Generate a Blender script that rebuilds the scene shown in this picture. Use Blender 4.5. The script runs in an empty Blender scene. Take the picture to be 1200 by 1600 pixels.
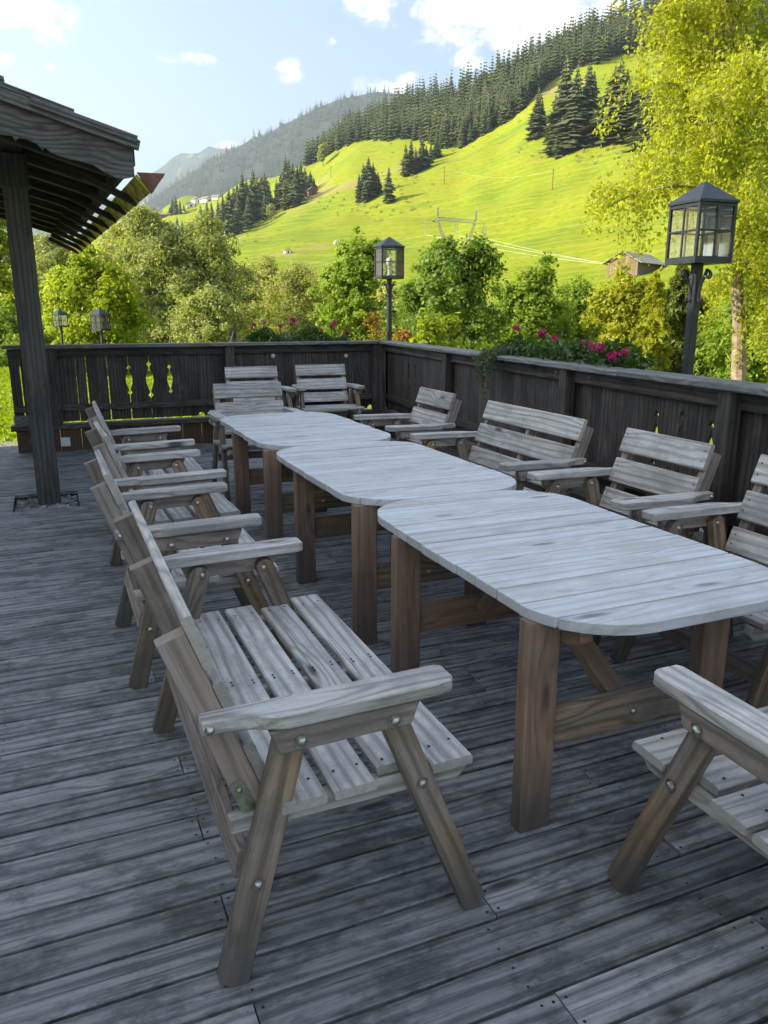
import bpy, bmesh, math, random
import numpy as np
from mathutils import Vector, Matrix
R = math.radians
random.seed(7); rng = np.random.default_rng(7)
scene = bpy.context.scene
COL = scene.collection

# ------------------------------------------------------------------ camera, light, sky
PHI = R(22.95)                      # camera heading, clockwise from +Y
cam_d = bpy.data.cameras.new('camera'); cam = bpy.data.objects.new('camera', cam_d); COL.objects.link(cam)
cam.location = (0, 0, 1.6); cam.rotation_euler = (R(90 - 14.446), 0, -PHI)
cam_d.sensor_fit = 'VERTICAL'; cam_d.sensor_height = 24; cam_d.lens = 18.225
cam_d.clip_start = 0.05; cam_d.clip_end = 30000
scene.camera = cam
SUN_HEAD, SUN_EL = R(-78), R(28)    # direction to the sun: heading from +Y (clockwise), elevation
EXPOSURE = 1.9
scene.view_settings.view_transform = 'Standard'; scene.view_settings.look = 'None'
scene.view_settings.exposure = EXPOSURE; scene.view_settings.gamma = 1
scene.view_settings.use_curve_mapping = False
sun_d = bpy.data.lights.new('sun', 'SUN'); sun = bpy.data.objects.new('sun', sun_d); COL.objects.link(sun)
sun_d.energy = 5.0; sun_d.angle = R(0.5); sun_d.color = (1.0, 0.90, 0.72)
sd = Vector((math.sin(SUN_HEAD) * math.cos(SUN_EL), math.cos(SUN_HEAD) * math.cos(SUN_EL), math.sin(SUN_EL)))
sun.rotation_euler = sd.to_track_quat('Z', 'Y').to_euler()
world = bpy.data.worlds.new('World'); scene.world = world; world.use_nodes = True
scene.cycles.max_bounces = 6; scene.cycles.transparent_max_bounces = 12; scene.cycles.volume_bounces = 0
scene.cycles.use_denoising = True

def cw(xc, yc, z=0.0):              # camera-aligned plan coordinates to world
    return Vector((xc * math.cos(PHI) + yc * math.sin(PHI), -xc * math.sin(PHI) + yc * math.cos(PHI), z))
FPX, PIT = 1215.0, R(14.446)
def ray(u, v):                      # camera-plan direction seen at a photo pixel
    a, b = (u - 600) / FPX, (v - 800) / FPX
    return np.array([a, math.cos(PIT) - b * math.sin(PIT), -math.sin(PIT) - b * math.cos(PIT)])
def at(u, v, depth):                # world point on that direction at a forward distance
    d = ray(u, v); t = depth / d[1]
    return cw(d[0] * t, depth, 1.6 + d[2] * t)

class N:                            # small node-graph helper
    def __init__(s, tree): s.t = tree; s.t.nodes.clear()
    def n(s, kind, props=None, **ins):
        nd = s.t.nodes.new(kind)
        for k, v in (props or {}).items(): setattr(nd, k, v)
        for k, v in ins.items():
            k = k.replace('__', ' ')
            key = int(k[1:]) if k[0] == '_' and k[1:].isdigit() else k
            sock = nd.inputs[key]
            if isinstance(v, bpy.types.NodeSocket): s.t.links.new(v, sock)
            else: sock.default_value = v
        return nd
    def math(s, op, a, b=0.0, clamp=False):
        return s.n('ShaderNodeMath', {'operation': op, 'use_clamp': clamp}, _0=a, _1=b).outputs[0]
    def vmath(s, op, a, b=(0, 0, 0)):
        return s.n('ShaderNodeVectorMath', {'operation': op}, _0=a, _1=b).outputs[0]
    def noise(s, vec, scale, detail=4, rough=.55, dist=0.0):
        return s.n('ShaderNodeTexNoise', None, Vector=vec, Scale=scale, Detail=detail, Roughness=rough, Distortion=dist).outputs[0]
    def ramp(s, f, stops):
        nd = s.n('ShaderNodeValToRGB', None, Fac=f); el = nd.color_ramp.elements
        while len(el) < len(stops): el.new(.5)
        for e, (p, c) in zip(el, stops):
            e.position = p; e.color = c if len(c) == 4 else (*c, 1)
        return nd.outputs[0]
    def rampf(s, f, a, b):
        return s.n('ShaderNodeMapRange', {'interpolation_type': 'SMOOTHSTEP'}, Value=f, **{'From Min': a, 'From Max': b}).outputs[0]
    def mix(s, f, a, b, mode='MIX'):
        nd = s.n('ShaderNodeMix', {'data_type': 'RGBA', 'blend_type': mode}, _0=f, _6=a, _7=b); return nd.outputs[2]
def c4(c): return (*c, 1)
def newmat(name):
    m = bpy.data.materials.new(name); m.use_nodes = True; return m, N(m.node_tree)
def finish(n, col, rough=.7, bump=None, bs=.3, bd=.004, **kw):
    p = n.n('ShaderNodeBsdfPrincipled', None, Roughness=rough, **kw)
    if isinstance(col, bpy.types.NodeSocket): n.t.links.new(col, p.inputs['Base Color'])
    else: p.inputs['Base Color'].default_value = c4(col)
    if bump is not None:
        b = n.n('ShaderNodeBump', None, Strength=bs, Distance=bd, Height=bump); n.t.links.new(b.outputs[0], p.inputs['Normal'])
    o = n.n('ShaderNodeOutputMaterial'); n.t.links.new(p.outputs[0], o.inputs[0]); return p

# sky with drifting cumulus, plus clouds added out of view as fill light
n = N(world.node_tree)
sky = n.n('ShaderNodeTexSky', {'sky_type': 'NISHITA', 'sun_disc': False, 'sun_elevation': SUN_EL, 'sun_rotation': SUN_HEAD % (2 * math.pi),
                              'altitude': 900, 'air_density': 1.0, 'dust_density': 1.0, 'ozone_density': 2.0})
tc = n.n('ShaderNodeTexCoord').outputs['Generated']
cl_noise = n.noise(n.vmath('MULTIPLY', tc, (1, 1, 1.5)), 24.0, 8, .62, .3)
cl_big = n.noise(n.vmath('MULTIPLY', tc, (1, 1, 2.2)), 2.1, 3, .5)
mask = None
for (u, v, ru, rv, amp) in [(40, 20, 75, 38, 1.0), (278, 90, 45, 11, .95), (455, 112, 24, 21, .95), (605, 132, 52, 20, 1.15), (735, 15, 105, 50, 1.15),
                            (880, 25, 140, 58, 1.1), (585, 5, 55, 30, 1.0), (735, 95, 28, 20, 1.0), (4, 92, 17, 10, .9), (78, 104, 10, 8, .8), (365, 226, 30, 8, .9), (522, 66, 12, 8, .7)]:
    d = ray(u, v); ax = cw(d[0], d[1], d[2]).normalized()
    right = ax.cross(Vector((0, 0, 1))).normalized(); upv = right.cross(ax)
    L = math.hypot(FPX, math.hypot(u - 600, v - 800))
    x = n.math('DIVIDE', n.n('ShaderNodeVectorMath', {'operation': 'DOT_PRODUCT'}, _0=tc, _1=tuple(right)).outputs['Value'], ru / L)
    y = n.math('DIVIDE', n.n('ShaderNodeVectorMath', {'operation': 'DOT_PRODUCT'}, _0=tc, _1=tuple(upv)).outputs['Value'], rv / L)
    f = n.n('ShaderNodeVectorMath', {'operation': 'DOT_PRODUCT'}, _0=tc, _1=tuple(ax)).outputs['Value']
    r2 = n.math('ADD', n.math('MULTIPLY', x, x), n.math('MULTIPLY', y, y))
    m = n.math('MULTIPLY', n.math('SUBTRACT', 1.0, n.math('MULTIPLY', r2, .5)), amp)
    m = n.math('MULTIPLY', n.math('MAXIMUM', m, 0.0), n.math('GREATER_THAN', f, 0.5))
    mask = m if mask is None else n.math('MAXIMUM', mask, m)
dens = n.math('ADD', mask, n.math('MULTIPLY', n.math('SUBTRACT', cl_noise, .52), 3.4))
dens = n.math('MULTIPLY', n.rampf(dens, .30, 1.15), n.rampf(mask, .0, .25))
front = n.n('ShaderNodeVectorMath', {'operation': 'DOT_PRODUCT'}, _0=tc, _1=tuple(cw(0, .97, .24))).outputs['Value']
fill_clouds = n.math('MULTIPLY', n.rampf(n.math('ADD', cl_big, n.math('MULTIPLY', cl_noise, .3)), .63, .80), n.rampf(front, .84, .62))  # invented clouds outside the view cone, added to brighten the shaded deck
dens = n.math('MAXIMUM', dens, fill_clouds)
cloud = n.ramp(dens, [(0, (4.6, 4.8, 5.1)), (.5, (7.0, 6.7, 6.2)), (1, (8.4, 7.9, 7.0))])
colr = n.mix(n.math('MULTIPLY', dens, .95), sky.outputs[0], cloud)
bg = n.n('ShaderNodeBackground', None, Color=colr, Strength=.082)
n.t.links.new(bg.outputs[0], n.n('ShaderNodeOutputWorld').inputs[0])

# ------------------------------------------------------------------ materials
def wood(name, light, dark, grain=1.0, stain=(.02, .022, .026), stain_amt=.4, stain_scale=1.3, warm=None, warm_amt=0.0, knots=.8, rough=.78, var=.25, bump=.5, ring=1.0, foot=0.0):
    m, n = newmat(name)
    oi = n.n('ShaderNodeObjectInfo').outputs['Random']
    oc = n.n('ShaderNodeTexCoord').outputs['Object']
    off = n.n('ShaderNodeCombineXYZ', None, X=n.math('MULTIPLY', oi, 91.3), Y=n.math('MULTIPLY', oi, 57.7), Z=n.math('MULTIPLY', oi, 23.1)).outputs[0]
    v = n.vmath('ADD', oc, off)
    vk = n.vmath('MULTIPLY', v, (1.9, 7.5, 3.0))
    vor = n.n('ShaderNodeTexVoronoi', None, Vector=vk, Scale=1.0, Randomness=1.0)
    keep = n.math('GREATER_THAN', n.n('ShaderNodeSeparateColor', None, Color=vor.outputs['Color']).outputs[0], .45)
    kd = n.math('ADD', vor.outputs['Distance'], n.math('MULTIPLY', n.math('SUBTRACT', n.noise(vk, 5, 3), .5), .12))
    knot = n.math('MULTIPLY', n.math('SUBTRACT', 1.0, n.rampf(kd, .05, .15)), keep)
    halo = n.math('MULTIPLY', n.math('SUBTRACT', 1.0, n.rampf(kd, .1, .5)), keep)
    warp = n.noise(n.vmath('MULTIPLY', v, (.9, 5, 5)), 1.0, 2)
    yy = n.n('ShaderNodeSeparateXYZ', None, Vector=n.vmath('MULTIPLY', v, (0, 1, .8)))
    t = n.math('ADD', n.math('MULTIPLY', n.math('ADD', yy.outputs[1], yy.outputs[2]), 60 * ring), n.math('MULTIPLY', warp, 5 * ring))
    t = n.math('ADD', t, n.math('MULTIPLY', halo, 3.0))
    rings = n.math('POWER', n.math('MULTIPLY', n.math('ADD', n.math('SINE', n.math('MULTIPLY', t, 2.6)), 1.0), .5), 2.2)
    fib = n.noise(n.vmath('MULTIPLY', v, (1.7, 60, 60)), 1.0, 6, .68)
    fine = n.noise(n.vmath('MULTIPLY', v, (6, 210, 210)), 1.0, 3, .6)
    g = n.math('ADD', n.math('MULTIPLY', rings, .22 * ring), n.math('ADD', n.math('MULTIPLY', fib, .62), n.math('MULTIPLY', fine, .34)))
    g = n.rampf(g, .33, .80)
    nx = n.n('ShaderNodeSeparateXYZ', None, Vector=n.n('ShaderNodeTexCoord').outputs['Normal']).outputs[0]
    endf = n.rampf(n.math('ABSOLUTE', nx), .55, .85)
    lines = n.math('MULTIPLY', n.rampf(n.noise(n.vmath('MULTIPLY', v, (.8, 95, 95)), 1.0, 3, .6), .59, .68), n.rampf(n.noise(n.vmath('MULTIPLY', v, (2.5, 9, 9)), 1.0, 3), .4, .65))
    g2 = n.math('ADD', n.math('MULTIPLY', g, grain), n.math('MULTIPLY', lines, .8 * grain), True)
    g2 = n.math('ADD', n.math('MULTIPLY', g2, n.math('SUBTRACT', 1.0, endf)), n.math('MULTIPLY', endf, .55))
    col = n.mix(g2, c4(light), c4(dark))
    if warm:
        wf = n.math('MULTIPLY', n.rampf(n.noise(n.vmath('MULTIPLY', v, (1.6, 4, 4)), 1.2, 3), .3, .7), warm_amt)
        col = n.mix(wf, col, n.mix(g, c4(warm), c4(tuple(x * .45 for x in warm))))
    sfine = n.noise(n.vmath('MULTIPLY', v, (7, 26, 26)), 3.0, 6, .75)
    st = n.noise(n.vmath('ADD', n.vmath('MULTIPLY', v, (1, 1.7, 1.7)), (5, 5, 5)), stain_scale, 6, .72)
    st2 = n.noise(n.vmath('MULTIPLY', v, (5, 22, 22)), stain_scale, 5, .75)
    sf = n.math('ADD', n.rampf(st, .42, .64), n.math('ADD', n.math('MULTIPLY', n.math('SUBTRACT', st2, .5), 1.5), n.math('MULTIPLY', n.math('SUBTRACT', sfine, .5), 1.3)), True)
    sf = n.math('MULTIPLY', n.math('MAXIMUM', sf, 0.0), stain_amt)
    col = n.mix(sf, col, c4(stain))
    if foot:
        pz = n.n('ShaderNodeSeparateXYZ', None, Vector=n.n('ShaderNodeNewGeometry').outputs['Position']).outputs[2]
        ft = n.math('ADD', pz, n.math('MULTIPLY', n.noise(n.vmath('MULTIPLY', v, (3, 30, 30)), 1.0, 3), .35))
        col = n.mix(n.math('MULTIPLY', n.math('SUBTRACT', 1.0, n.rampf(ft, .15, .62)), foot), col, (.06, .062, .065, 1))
    col = n.mix(n.math('MULTIPLY', knot, knots), col, (.035, .03, .028, 1))
    b = n.math('ADD', n.math('MULTIPLY', oi, var), 1.0 - var / 2)
    col = n.mix(1.0, col, n.n('ShaderNodeCombineColor', None, Red=b, Green=b, Blue=b).outputs[0], 'MULTIPLY')
    hgt = n.math('MULTIPLY', n.math('ADD', n.math('MULTIPLY', g2, -1.0), n.math('MULTIPLY', knot, -.8)), n.math('SUBTRACT', 1.0, endf))
    finish(n, col, rough, hgt, bump, .003)
    return m
M = {}
M['deck'] = wood('weathered_deck_wood', (.355, .365, .38), (.115, .119, .127), 1.05, (.034, .036, .04), .68, 5.0, knots=.95, rough=.58, var=.42, bump=.8, ring=.8)
M['table_top'] = wood('bleached_table_wood', (.68, .70, .73), (.40, .415, .445), .9, (.33, .27, .21), .34, 3.0, knots=.6, rough=.46, var=.18, bump=.25, ring=.7)
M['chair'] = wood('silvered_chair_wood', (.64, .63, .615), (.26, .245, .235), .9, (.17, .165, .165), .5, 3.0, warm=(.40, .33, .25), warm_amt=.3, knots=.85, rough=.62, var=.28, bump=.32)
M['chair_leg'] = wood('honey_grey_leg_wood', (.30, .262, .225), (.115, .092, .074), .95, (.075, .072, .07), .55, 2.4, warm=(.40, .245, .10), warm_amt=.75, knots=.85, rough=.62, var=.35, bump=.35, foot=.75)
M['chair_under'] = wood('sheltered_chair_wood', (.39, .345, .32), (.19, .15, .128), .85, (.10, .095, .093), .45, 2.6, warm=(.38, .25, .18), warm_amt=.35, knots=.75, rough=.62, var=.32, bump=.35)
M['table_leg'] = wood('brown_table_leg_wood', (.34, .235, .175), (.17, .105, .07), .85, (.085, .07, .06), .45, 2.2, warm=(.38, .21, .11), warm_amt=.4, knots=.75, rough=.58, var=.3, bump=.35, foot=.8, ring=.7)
M['rail'] = wood('dark_railing_wood', (.095, .089, .085), (.025, .023, .023), 1.0, (.009, .010, .012), .6, 2.6, warm=(.12, .078, .052), warm_amt=.35, knots=.9, rough=.7, var=.7, bump=.6)
M['rail_cap'] = wood('silver_railing_cap_wood', (.25, .25, .25), (.10, .10, .102), 1.0, (.05, .05, .048), .6, 2.6, knots=.8, rough=.62, var=.25, bump=.6)
M['base'] = wood('brown_base_board_wood', (.12, .065, .042), (.05, .028, .02), .8, (.02, .016, .014), .5, 1.6, knots=.5, rough=.7, var=.3, bump=.4)
M['post'] = wood('dark_post_wood', (.085, .086, .09), (.026, .027, .031), .9, (.014, .015, .018), .6, 1.8, warm=(.18, .135, .09), warm_amt=.25, knots=.8, rough=.7, var=.3, bump=.7)
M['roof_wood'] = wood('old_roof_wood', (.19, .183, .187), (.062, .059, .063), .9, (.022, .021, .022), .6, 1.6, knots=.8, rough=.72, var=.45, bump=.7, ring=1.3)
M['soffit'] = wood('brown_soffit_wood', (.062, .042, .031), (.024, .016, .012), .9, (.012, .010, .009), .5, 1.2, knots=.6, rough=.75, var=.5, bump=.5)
M['barn'] = wood('barn_wood', (.30, .20, .13), (.12, .075, .05), .9, (.06, .05, .04), .4, .6, knots=.3, var=.3)
M['shingle'] = wood('pale_shingle_wood', (.42, .38, .33), (.2, .175, .15), .9, (.1, .09, .08), .4, .6, knots=.2, var=.3)
def plain(name, col, rough=.6, metal=0.0, nscale=0, namt=.3, bump=0.0):
    m, n = newmat(name); c = c4(col)
    if nscale:
        f = n.noise(n.n('ShaderNodeTexCoord').outputs['Object'], nscale, 5, .6)
        c = n.mix(n.rampf(f, .3, .7), c4(tuple(x * (1 - namt) for x in col)), c4(tuple(min(1, x * (1 + namt)) for x in col)))
        finish(n, c, rough, f if bump else None, bump, .003, Metallic=metal)
    else: finish(n, col, rough, Metallic=metal)
    return m
M['lantern'] = plain('slate_painted_iron', (.028, .033, .042), .42, .3, 30, .25, .1)
M['steel'] = plain('zinc_bolt', (.48, .47, .42), .35, 1.0, 60, .3)
M['bracket'] = plain('yellow_zinc_bracket', (.42, .44, .32), .38, .9, 50, .3)
M['nail'] = plain('dark_screw', (.012, .012, .014), .6)
M['white'] = plain('white_plastic', (.75, .76, .75), .4)
M['frost'] = plain('pale_bulb_glass', (.62, .62, .58), .25)
M['pebble'] = plain('grey_pebble', (.26, .27, .28), .8, 0, 7, .5)
M['rust'] = plain('rusty_iron', (.13, .07, .045), .8, .2, 20, .4)
M['moss_gutter'] = plain('mossy_gutter_wood', (.46, .39, .055), .9, 0, 14, .7, .5)
M['gutter_red'] = plain('reddish_gutter_wood', (.16, .07, .045), .7, 0, 9, .4, .3)
M['plaster'] = plain('white_plaster', (.72, .70, .66), .85, 0, 3, .06)
M['pylon'] = plain('galvanised_pylon', (.38, .36, .28), .5, .4)
M['wire'] = plain('bright_wire', (.75, .74, .68), .35, .6)
M['hut'] = plain('brown_hut_wood', (.17, .075, .04), .8, 0, 3, .4)
M['hutroof'] = plain('grey_hut_roof', (.23, .21, .20), .8, 0, 3, .3)
M['tile'] = plain('brown_roof_tile', (.14, .075, .055), .8, 0, 8, .4)
M['pane_dark'] = plain('dark_window_pane', (.03, .035, .04), .08)
def glassmat():
    m, n = newmat('clear_lantern_glass')
    tr = n.n('ShaderNodeBsdfTransparent', None, Color=(.93, .94, .88, 1)); gl = n.n('ShaderNodeBsdfGlossy', None, Roughness=.04)
    f = n.n('ShaderNodeFresnel', None, IOR=1.5)
    dif = n.n('ShaderNodeBsdfDiffuse', None, Color=(.55, .53, .42, 1))
    mx = n.n('ShaderNodeMixShader', None, _0=f.outputs[0], _1=tr.outputs[0], _2=gl.outputs[0])
    mx2 = n.n('ShaderNodeMixShader', None, _0=.10, _1=mx.outputs[0], _2=dif.outputs[0])
    n.t.links.new(mx2.outputs[0], n.n('ShaderNodeOutputMaterial').inputs[0]); return m
M['glass'] = glassmat()
def leafmat(name, a, b, trans=.5, hue_noise=1.2, rough=.5):
    m, n = newmat(name)
    isl = n.n('ShaderNodeNewGeometry').outputs['Random Per Island']
    big = n.noise(n.n('ShaderNodeTexCoord').outputs['Object'], hue_noise, 3)
    f = n.math('ADD', n.math('MULTIPLY', isl, .45), n.math('ADD', n.math('MULTIPLY', n.rampf(big, .3, .7), .35), n.math('MULTIPLY', n.n('ShaderNodeObjectInfo').outputs['Random'], .2)))
    col = n.mix(f, c4(a), c4(b))
    p = n.n('ShaderNodeBsdfPrincipled', None, Roughness=rough, **{'Base Color': col, 'Specular IOR Level': .25})
    t = n.n('ShaderNodeBsdfTranslucent', None, Color=n.mix(1.0, col, (1.5, 1.55, .55, 1), 'MULTIPLY'))
    mx = n.n('ShaderNodeMixShader', None, _0=trans, _1=p.outputs[0], _2=t.outputs[0])
    n.t.links.new(mx.outputs[0], n.n('ShaderNodeOutputMaterial').inputs[0]); return m
M['leaf_lime'] = leafmat('lime_leaves', (0.185, 0.264, 0.016), (0.396, 0.422, 0.034))
M['leaf_mid'] = leafmat('mid_green_leaves', (0.135, 0.224, 0.031), (0.306, 0.378, 0.050))
M['leaf_dark'] = leafmat('dark_green_leaves', (0.083, 0.157, 0.024), (0.223, 0.298, 0.043), .4)
M['leaf_olive'] = leafmat('olive_willow_leaves', (0.179, 0.215, 0.068), (0.374, 0.393, 0.141), .4)
M['leaf_pale'] = leafmat('pale_olive_leaves', (0.238, 0.262, 0.079), (0.444, 0.436, 0.150), .45)
M['leaf_birch'] = leafmat('birch_leaves', (.27, .31, .03), (.45, .45, .05), .6)
M['leaf_larch'] = leafmat('yellow_green_needles', (0.230, 0.276, 0.023), (0.414, 0.402, 0.046), .5)
M['leaf_spruce'] = leafmat('spruce_needles', (0.066, 0.102, 0.019), (0.180, 0.210, 0.036), .25)
M['leaf_orange'] = leafmat('orange_tinted_leaves', (.22, .12, .02), (.32, .20, .03), .5)
M['leaf_ivy'] = leafmat('grey_green_trailing_leaves', (0.07, 0.1, 0.06), (0.17, 0.195, 0.12), .25)
M['leaf_geranium'] = leafmat('geranium_leaves', (.025, .07, .012), (.06, .12, .02), .35)
M['petal'] = leafmat('magenta_petals', (.36, .012, .14), (.55, .035, .28), .35)
M['conifer'] = leafmat('far_conifer_needles', (.05, .072, .036), (.15, .168, .065), .12, .045)
M['grass'] = leafmat('lawn_grass', (.18, .27, .006), (.28, .35, .012), .4)
M['bark'] = plain('grey_brown_bark', (.12, .095, .07), .9, 0, 12, .5, .6)
def barkbirch():
    m, n = newmat('birch_bark'); oc = n.n('ShaderNodeTexCoord').outputs['Object']
    f = n.noise(n.vmath('MULTIPLY', oc, (3, 3, 14)), 1.6, 5, .7); g = n.noise(oc, 5, 5, .6)
    col = n.mix(n.rampf(g, .35, .65), (.30, .235, .165, 1), (.17, .125, .085, 1)); col = n.mix(n.rampf(f, .52, .68), col, (.10, .08, .06, 1))
    finish(n, col, .8, f, .6, .01); return m
M['birch_bark'] = barkbirch()

# ------------------------------------------------------------------ builders
def link(o, parent=None):
    COL.objects.link(o)
    if parent is not None: o.parent = parent
    return o
def tag(o, label=None, cat=None, group=None, kind=None):
    if label: o['label'] = label
    if cat: o['category'] = cat
    if group: o['group'] = group
    if kind: o['kind'] = kind
    return o
def empty(name, loc=(0, 0, 0), rz=0.0, label=None, cat=None, group=None):
    o = bpy.data.objects.new(name, None); o.empty_display_size = .2; link(o); o.location = loc; o.rotation_euler.z = rz
    return tag(o, label, cat, group)
def copy_tree(o, parent=None):
    c = o.copy(); COL.objects.link(c); c.parent = parent
    for ch in o.children: copy_tree(ch, c)
    return c
class MB:
    def __init__(s): s.v = []; s.f = []
    def add(s, vs, fs):
        k = len(s.v); s.v += [tuple(v) for v in vs]; s.f += [tuple(i + k for i in f) for f in fs]; return s
    def box(s, c, d, mat=None, bev=0.0):
        x, y, z = d[0] / 2, d[1] / 2, d[2] / 2; b = min(bev, y * .9, z * .9)
        if b: prof = [(-y + b, -z), (y - b, -z), (y, -z + b), (y, z - b), (y - b, z), (-y + b, z), (-y, z - b), (-y, -z + b)]
        else: prof = [(-y, -z), (y, -z), (y, z), (-y, z)]
        m = len(prof); vs = [Vector((sx * x, p[0], p[1])) for sx in (-1, 1) for p in prof]
        if mat is not None: vs = [mat @ v for v in vs]
        vs = [Vector(c) + v for v in vs]
        fs = [tuple(range(m - 1, -1, -1)), tuple(range(m, 2 * m))] + [(i, (i + 1) % m, m + (i + 1) % m, m + i) for i in range(m)]
        return s.add(vs, fs)
    def prism(s, poly, z0, z1, mp=lambda x, y, z: (x, y, z)):       # poly counter-clockwise in (a, b), thickness along c
        m = len(poly); vs = [mp(a, b, z0) for a, b in poly] + [mp(a, b, z1) for a, b in poly]
        return s.add(vs, [tuple(range(m - 1, -1, -1)), tuple(range(m, 2 * m))] + [(i, (i + 1) % m, m + (i + 1) % m, m + i) for i in range(m)])
    def tube(s, pts, r, seg=6, cap=True):
        pts = [Vector(p) for p in pts]; rr = r if isinstance(r, (list, tuple)) else [r] * len(pts); vs = []; ref = None
        for i, p in enumerate(pts):
            d = (pts[min(i + 1, len(pts) - 1)] - pts[max(i - 1, 0)]).normalized()
            if ref is None: ref = d.orthogonal().normalized()
            a = (ref - d * ref.dot(d)).normalized(); ref = a; b = d.cross(a)
            vs += [p + (a * math.cos(2 * math.pi * k / seg) + b * math.sin(2 * math.pi * k / seg)) * rr[i] for k in range(seg)]
        fs = [(i * seg + k, i * seg + (k + 1) % seg, (i + 1) * seg + (k + 1) % seg, (i + 1) * seg + k) for i in range(len(pts) - 1) for k in range(seg)]
        if cap: fs += [tuple(range(seg - 1, -1, -1)), tuple(range((len(pts) - 1) * seg, len(pts) * seg))]
        return s.add(vs, fs)
    def dome(s, c, ax, r, h, seg=8):
        ax = Vector(ax).normalized(); a = ax.orthogonal().normalized(); b = ax.cross(a); c = Vector(c); vs = []
        for k, (rr, hh) in enumerate([(1, 0), (.85, .55), (.45, .9)]):
            vs += [c + (a * math.cos(2 * math.pi * i / seg) + b * math.sin(2 * math.pi * i / seg)) * r * rr + ax * h * hh for i in range(seg)]
        vs.append(c + ax * h); fs = []
        for k in range(2): fs += [(k * seg + i, k * seg + (i + 1) % seg, (k + 1) * seg + (i + 1) % seg, (k + 1) * seg + i) for i in range(seg)]
        fs += [(2 * seg + i, 2 * seg + (i + 1) % seg, 3 * seg) for i in range(seg)]
        return s.add(vs, fs)
    def mesh(s, name):
        me = bpy.data.meshes.new(name); me.from_pydata(s.v, [], s.f); me.update(); return me
    def build(s, name, mat, parent=None, bevel=0.0, smooth=False):
        me = s.mesh(name)
        if bevel:
            bm = bmesh.new(); bm.from_mesh(me)
            eds = [e for e in bm.edges if len(e.link_faces) == 2 and e.calc_face_angle(0) > .5]
            bmesh.ops.bevel(bm, geom=eds, offset=bevel, segments=1, affect='EDGES', clamp_overlap=True); bm.to_mesh(me); bm.free()
        me.materials.append(mat)
        if smooth: me.polygons.foreach_set('use_smooth', [True] * len(me.polygons))
        return link(bpy.data.objects.new(name, me), parent)
def frame(p0, p1, side):            # matrix with X along p0->p1, Y as close to side as possible
    x = (Vector(p1) - Vector(p0)).normalized(); z = x.cross(Vector(side)).normalized(); y = z.cross(x)
    return Matrix((x, y, z)).transposed()
def beam(name, p0, p1, w, t, side, mat, parent=None, bev=.004):     # a plank with its grain along local X; w along side, t across
    o = MB().box((0, 0, 0), ((Vector(p1) - Vector(p0)).length, w, t), None, bev).build(name, mat, parent)
    o.matrix_local = Matrix.Translation((Vector(p0) + Vector(p1)) / 2) @ frame(p0, p1, side).to_4x4(); return o
def leaves_mesh(name, P, size, mat, parent=None, Nrm=None, aspect=1.6, droop=0.0, seed=0):
    g = np.random.default_rng(seed); k = len(P)
    nr = g.normal(size=(k, 3)); nr /= np.linalg.norm(nr, axis=1)[:, None]
    if Nrm is not None: nr = nr * .8 + Nrm; nr /= np.linalg.norm(nr, axis=1)[:, None] + 1e-9
    t = g.normal(size=(k, 3)); t[:, 2] -= droop; t -= nr * (t * nr).sum(1)[:, None]; t /= np.linalg.norm(t, axis=1)[:, None] + 1e-9
    b = np.cross(nr, t); s = (np.asarray(size) * g.uniform(.6, 1.3, k))[:, None]
    P = np.asarray(P)
    V = np.stack([P - t * s * .5 * aspect, P + b * s * .42 - t * s * .1 + nr * s * .12, P + t * s * .5 * aspect, P - b * s * .42 - t * s * .1 + nr * s * .12], 1).reshape(-1, 3)
    me = bpy.data.meshes.new(name); me.vertices.add(4 * k); me.vertices.foreach_set('co', V.astype(np.float32).ravel())
    me.loops.add(4 * k); me.loops.foreach_set('vertex_index', np.arange(4 * k, dtype=np.int32))
    me.polygons.add(k); me.polygons.foreach_set('loop_start', np.arange(0, 4 * k, 4, dtype=np.int32)); me.polygons.foreach_set('loop_total', np.full(k, 4, dtype=np.int32))
    me.update(calc_edges=True); me.materials.append(mat)
    return link(bpy.data.objects.new(name, me), parent)

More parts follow.
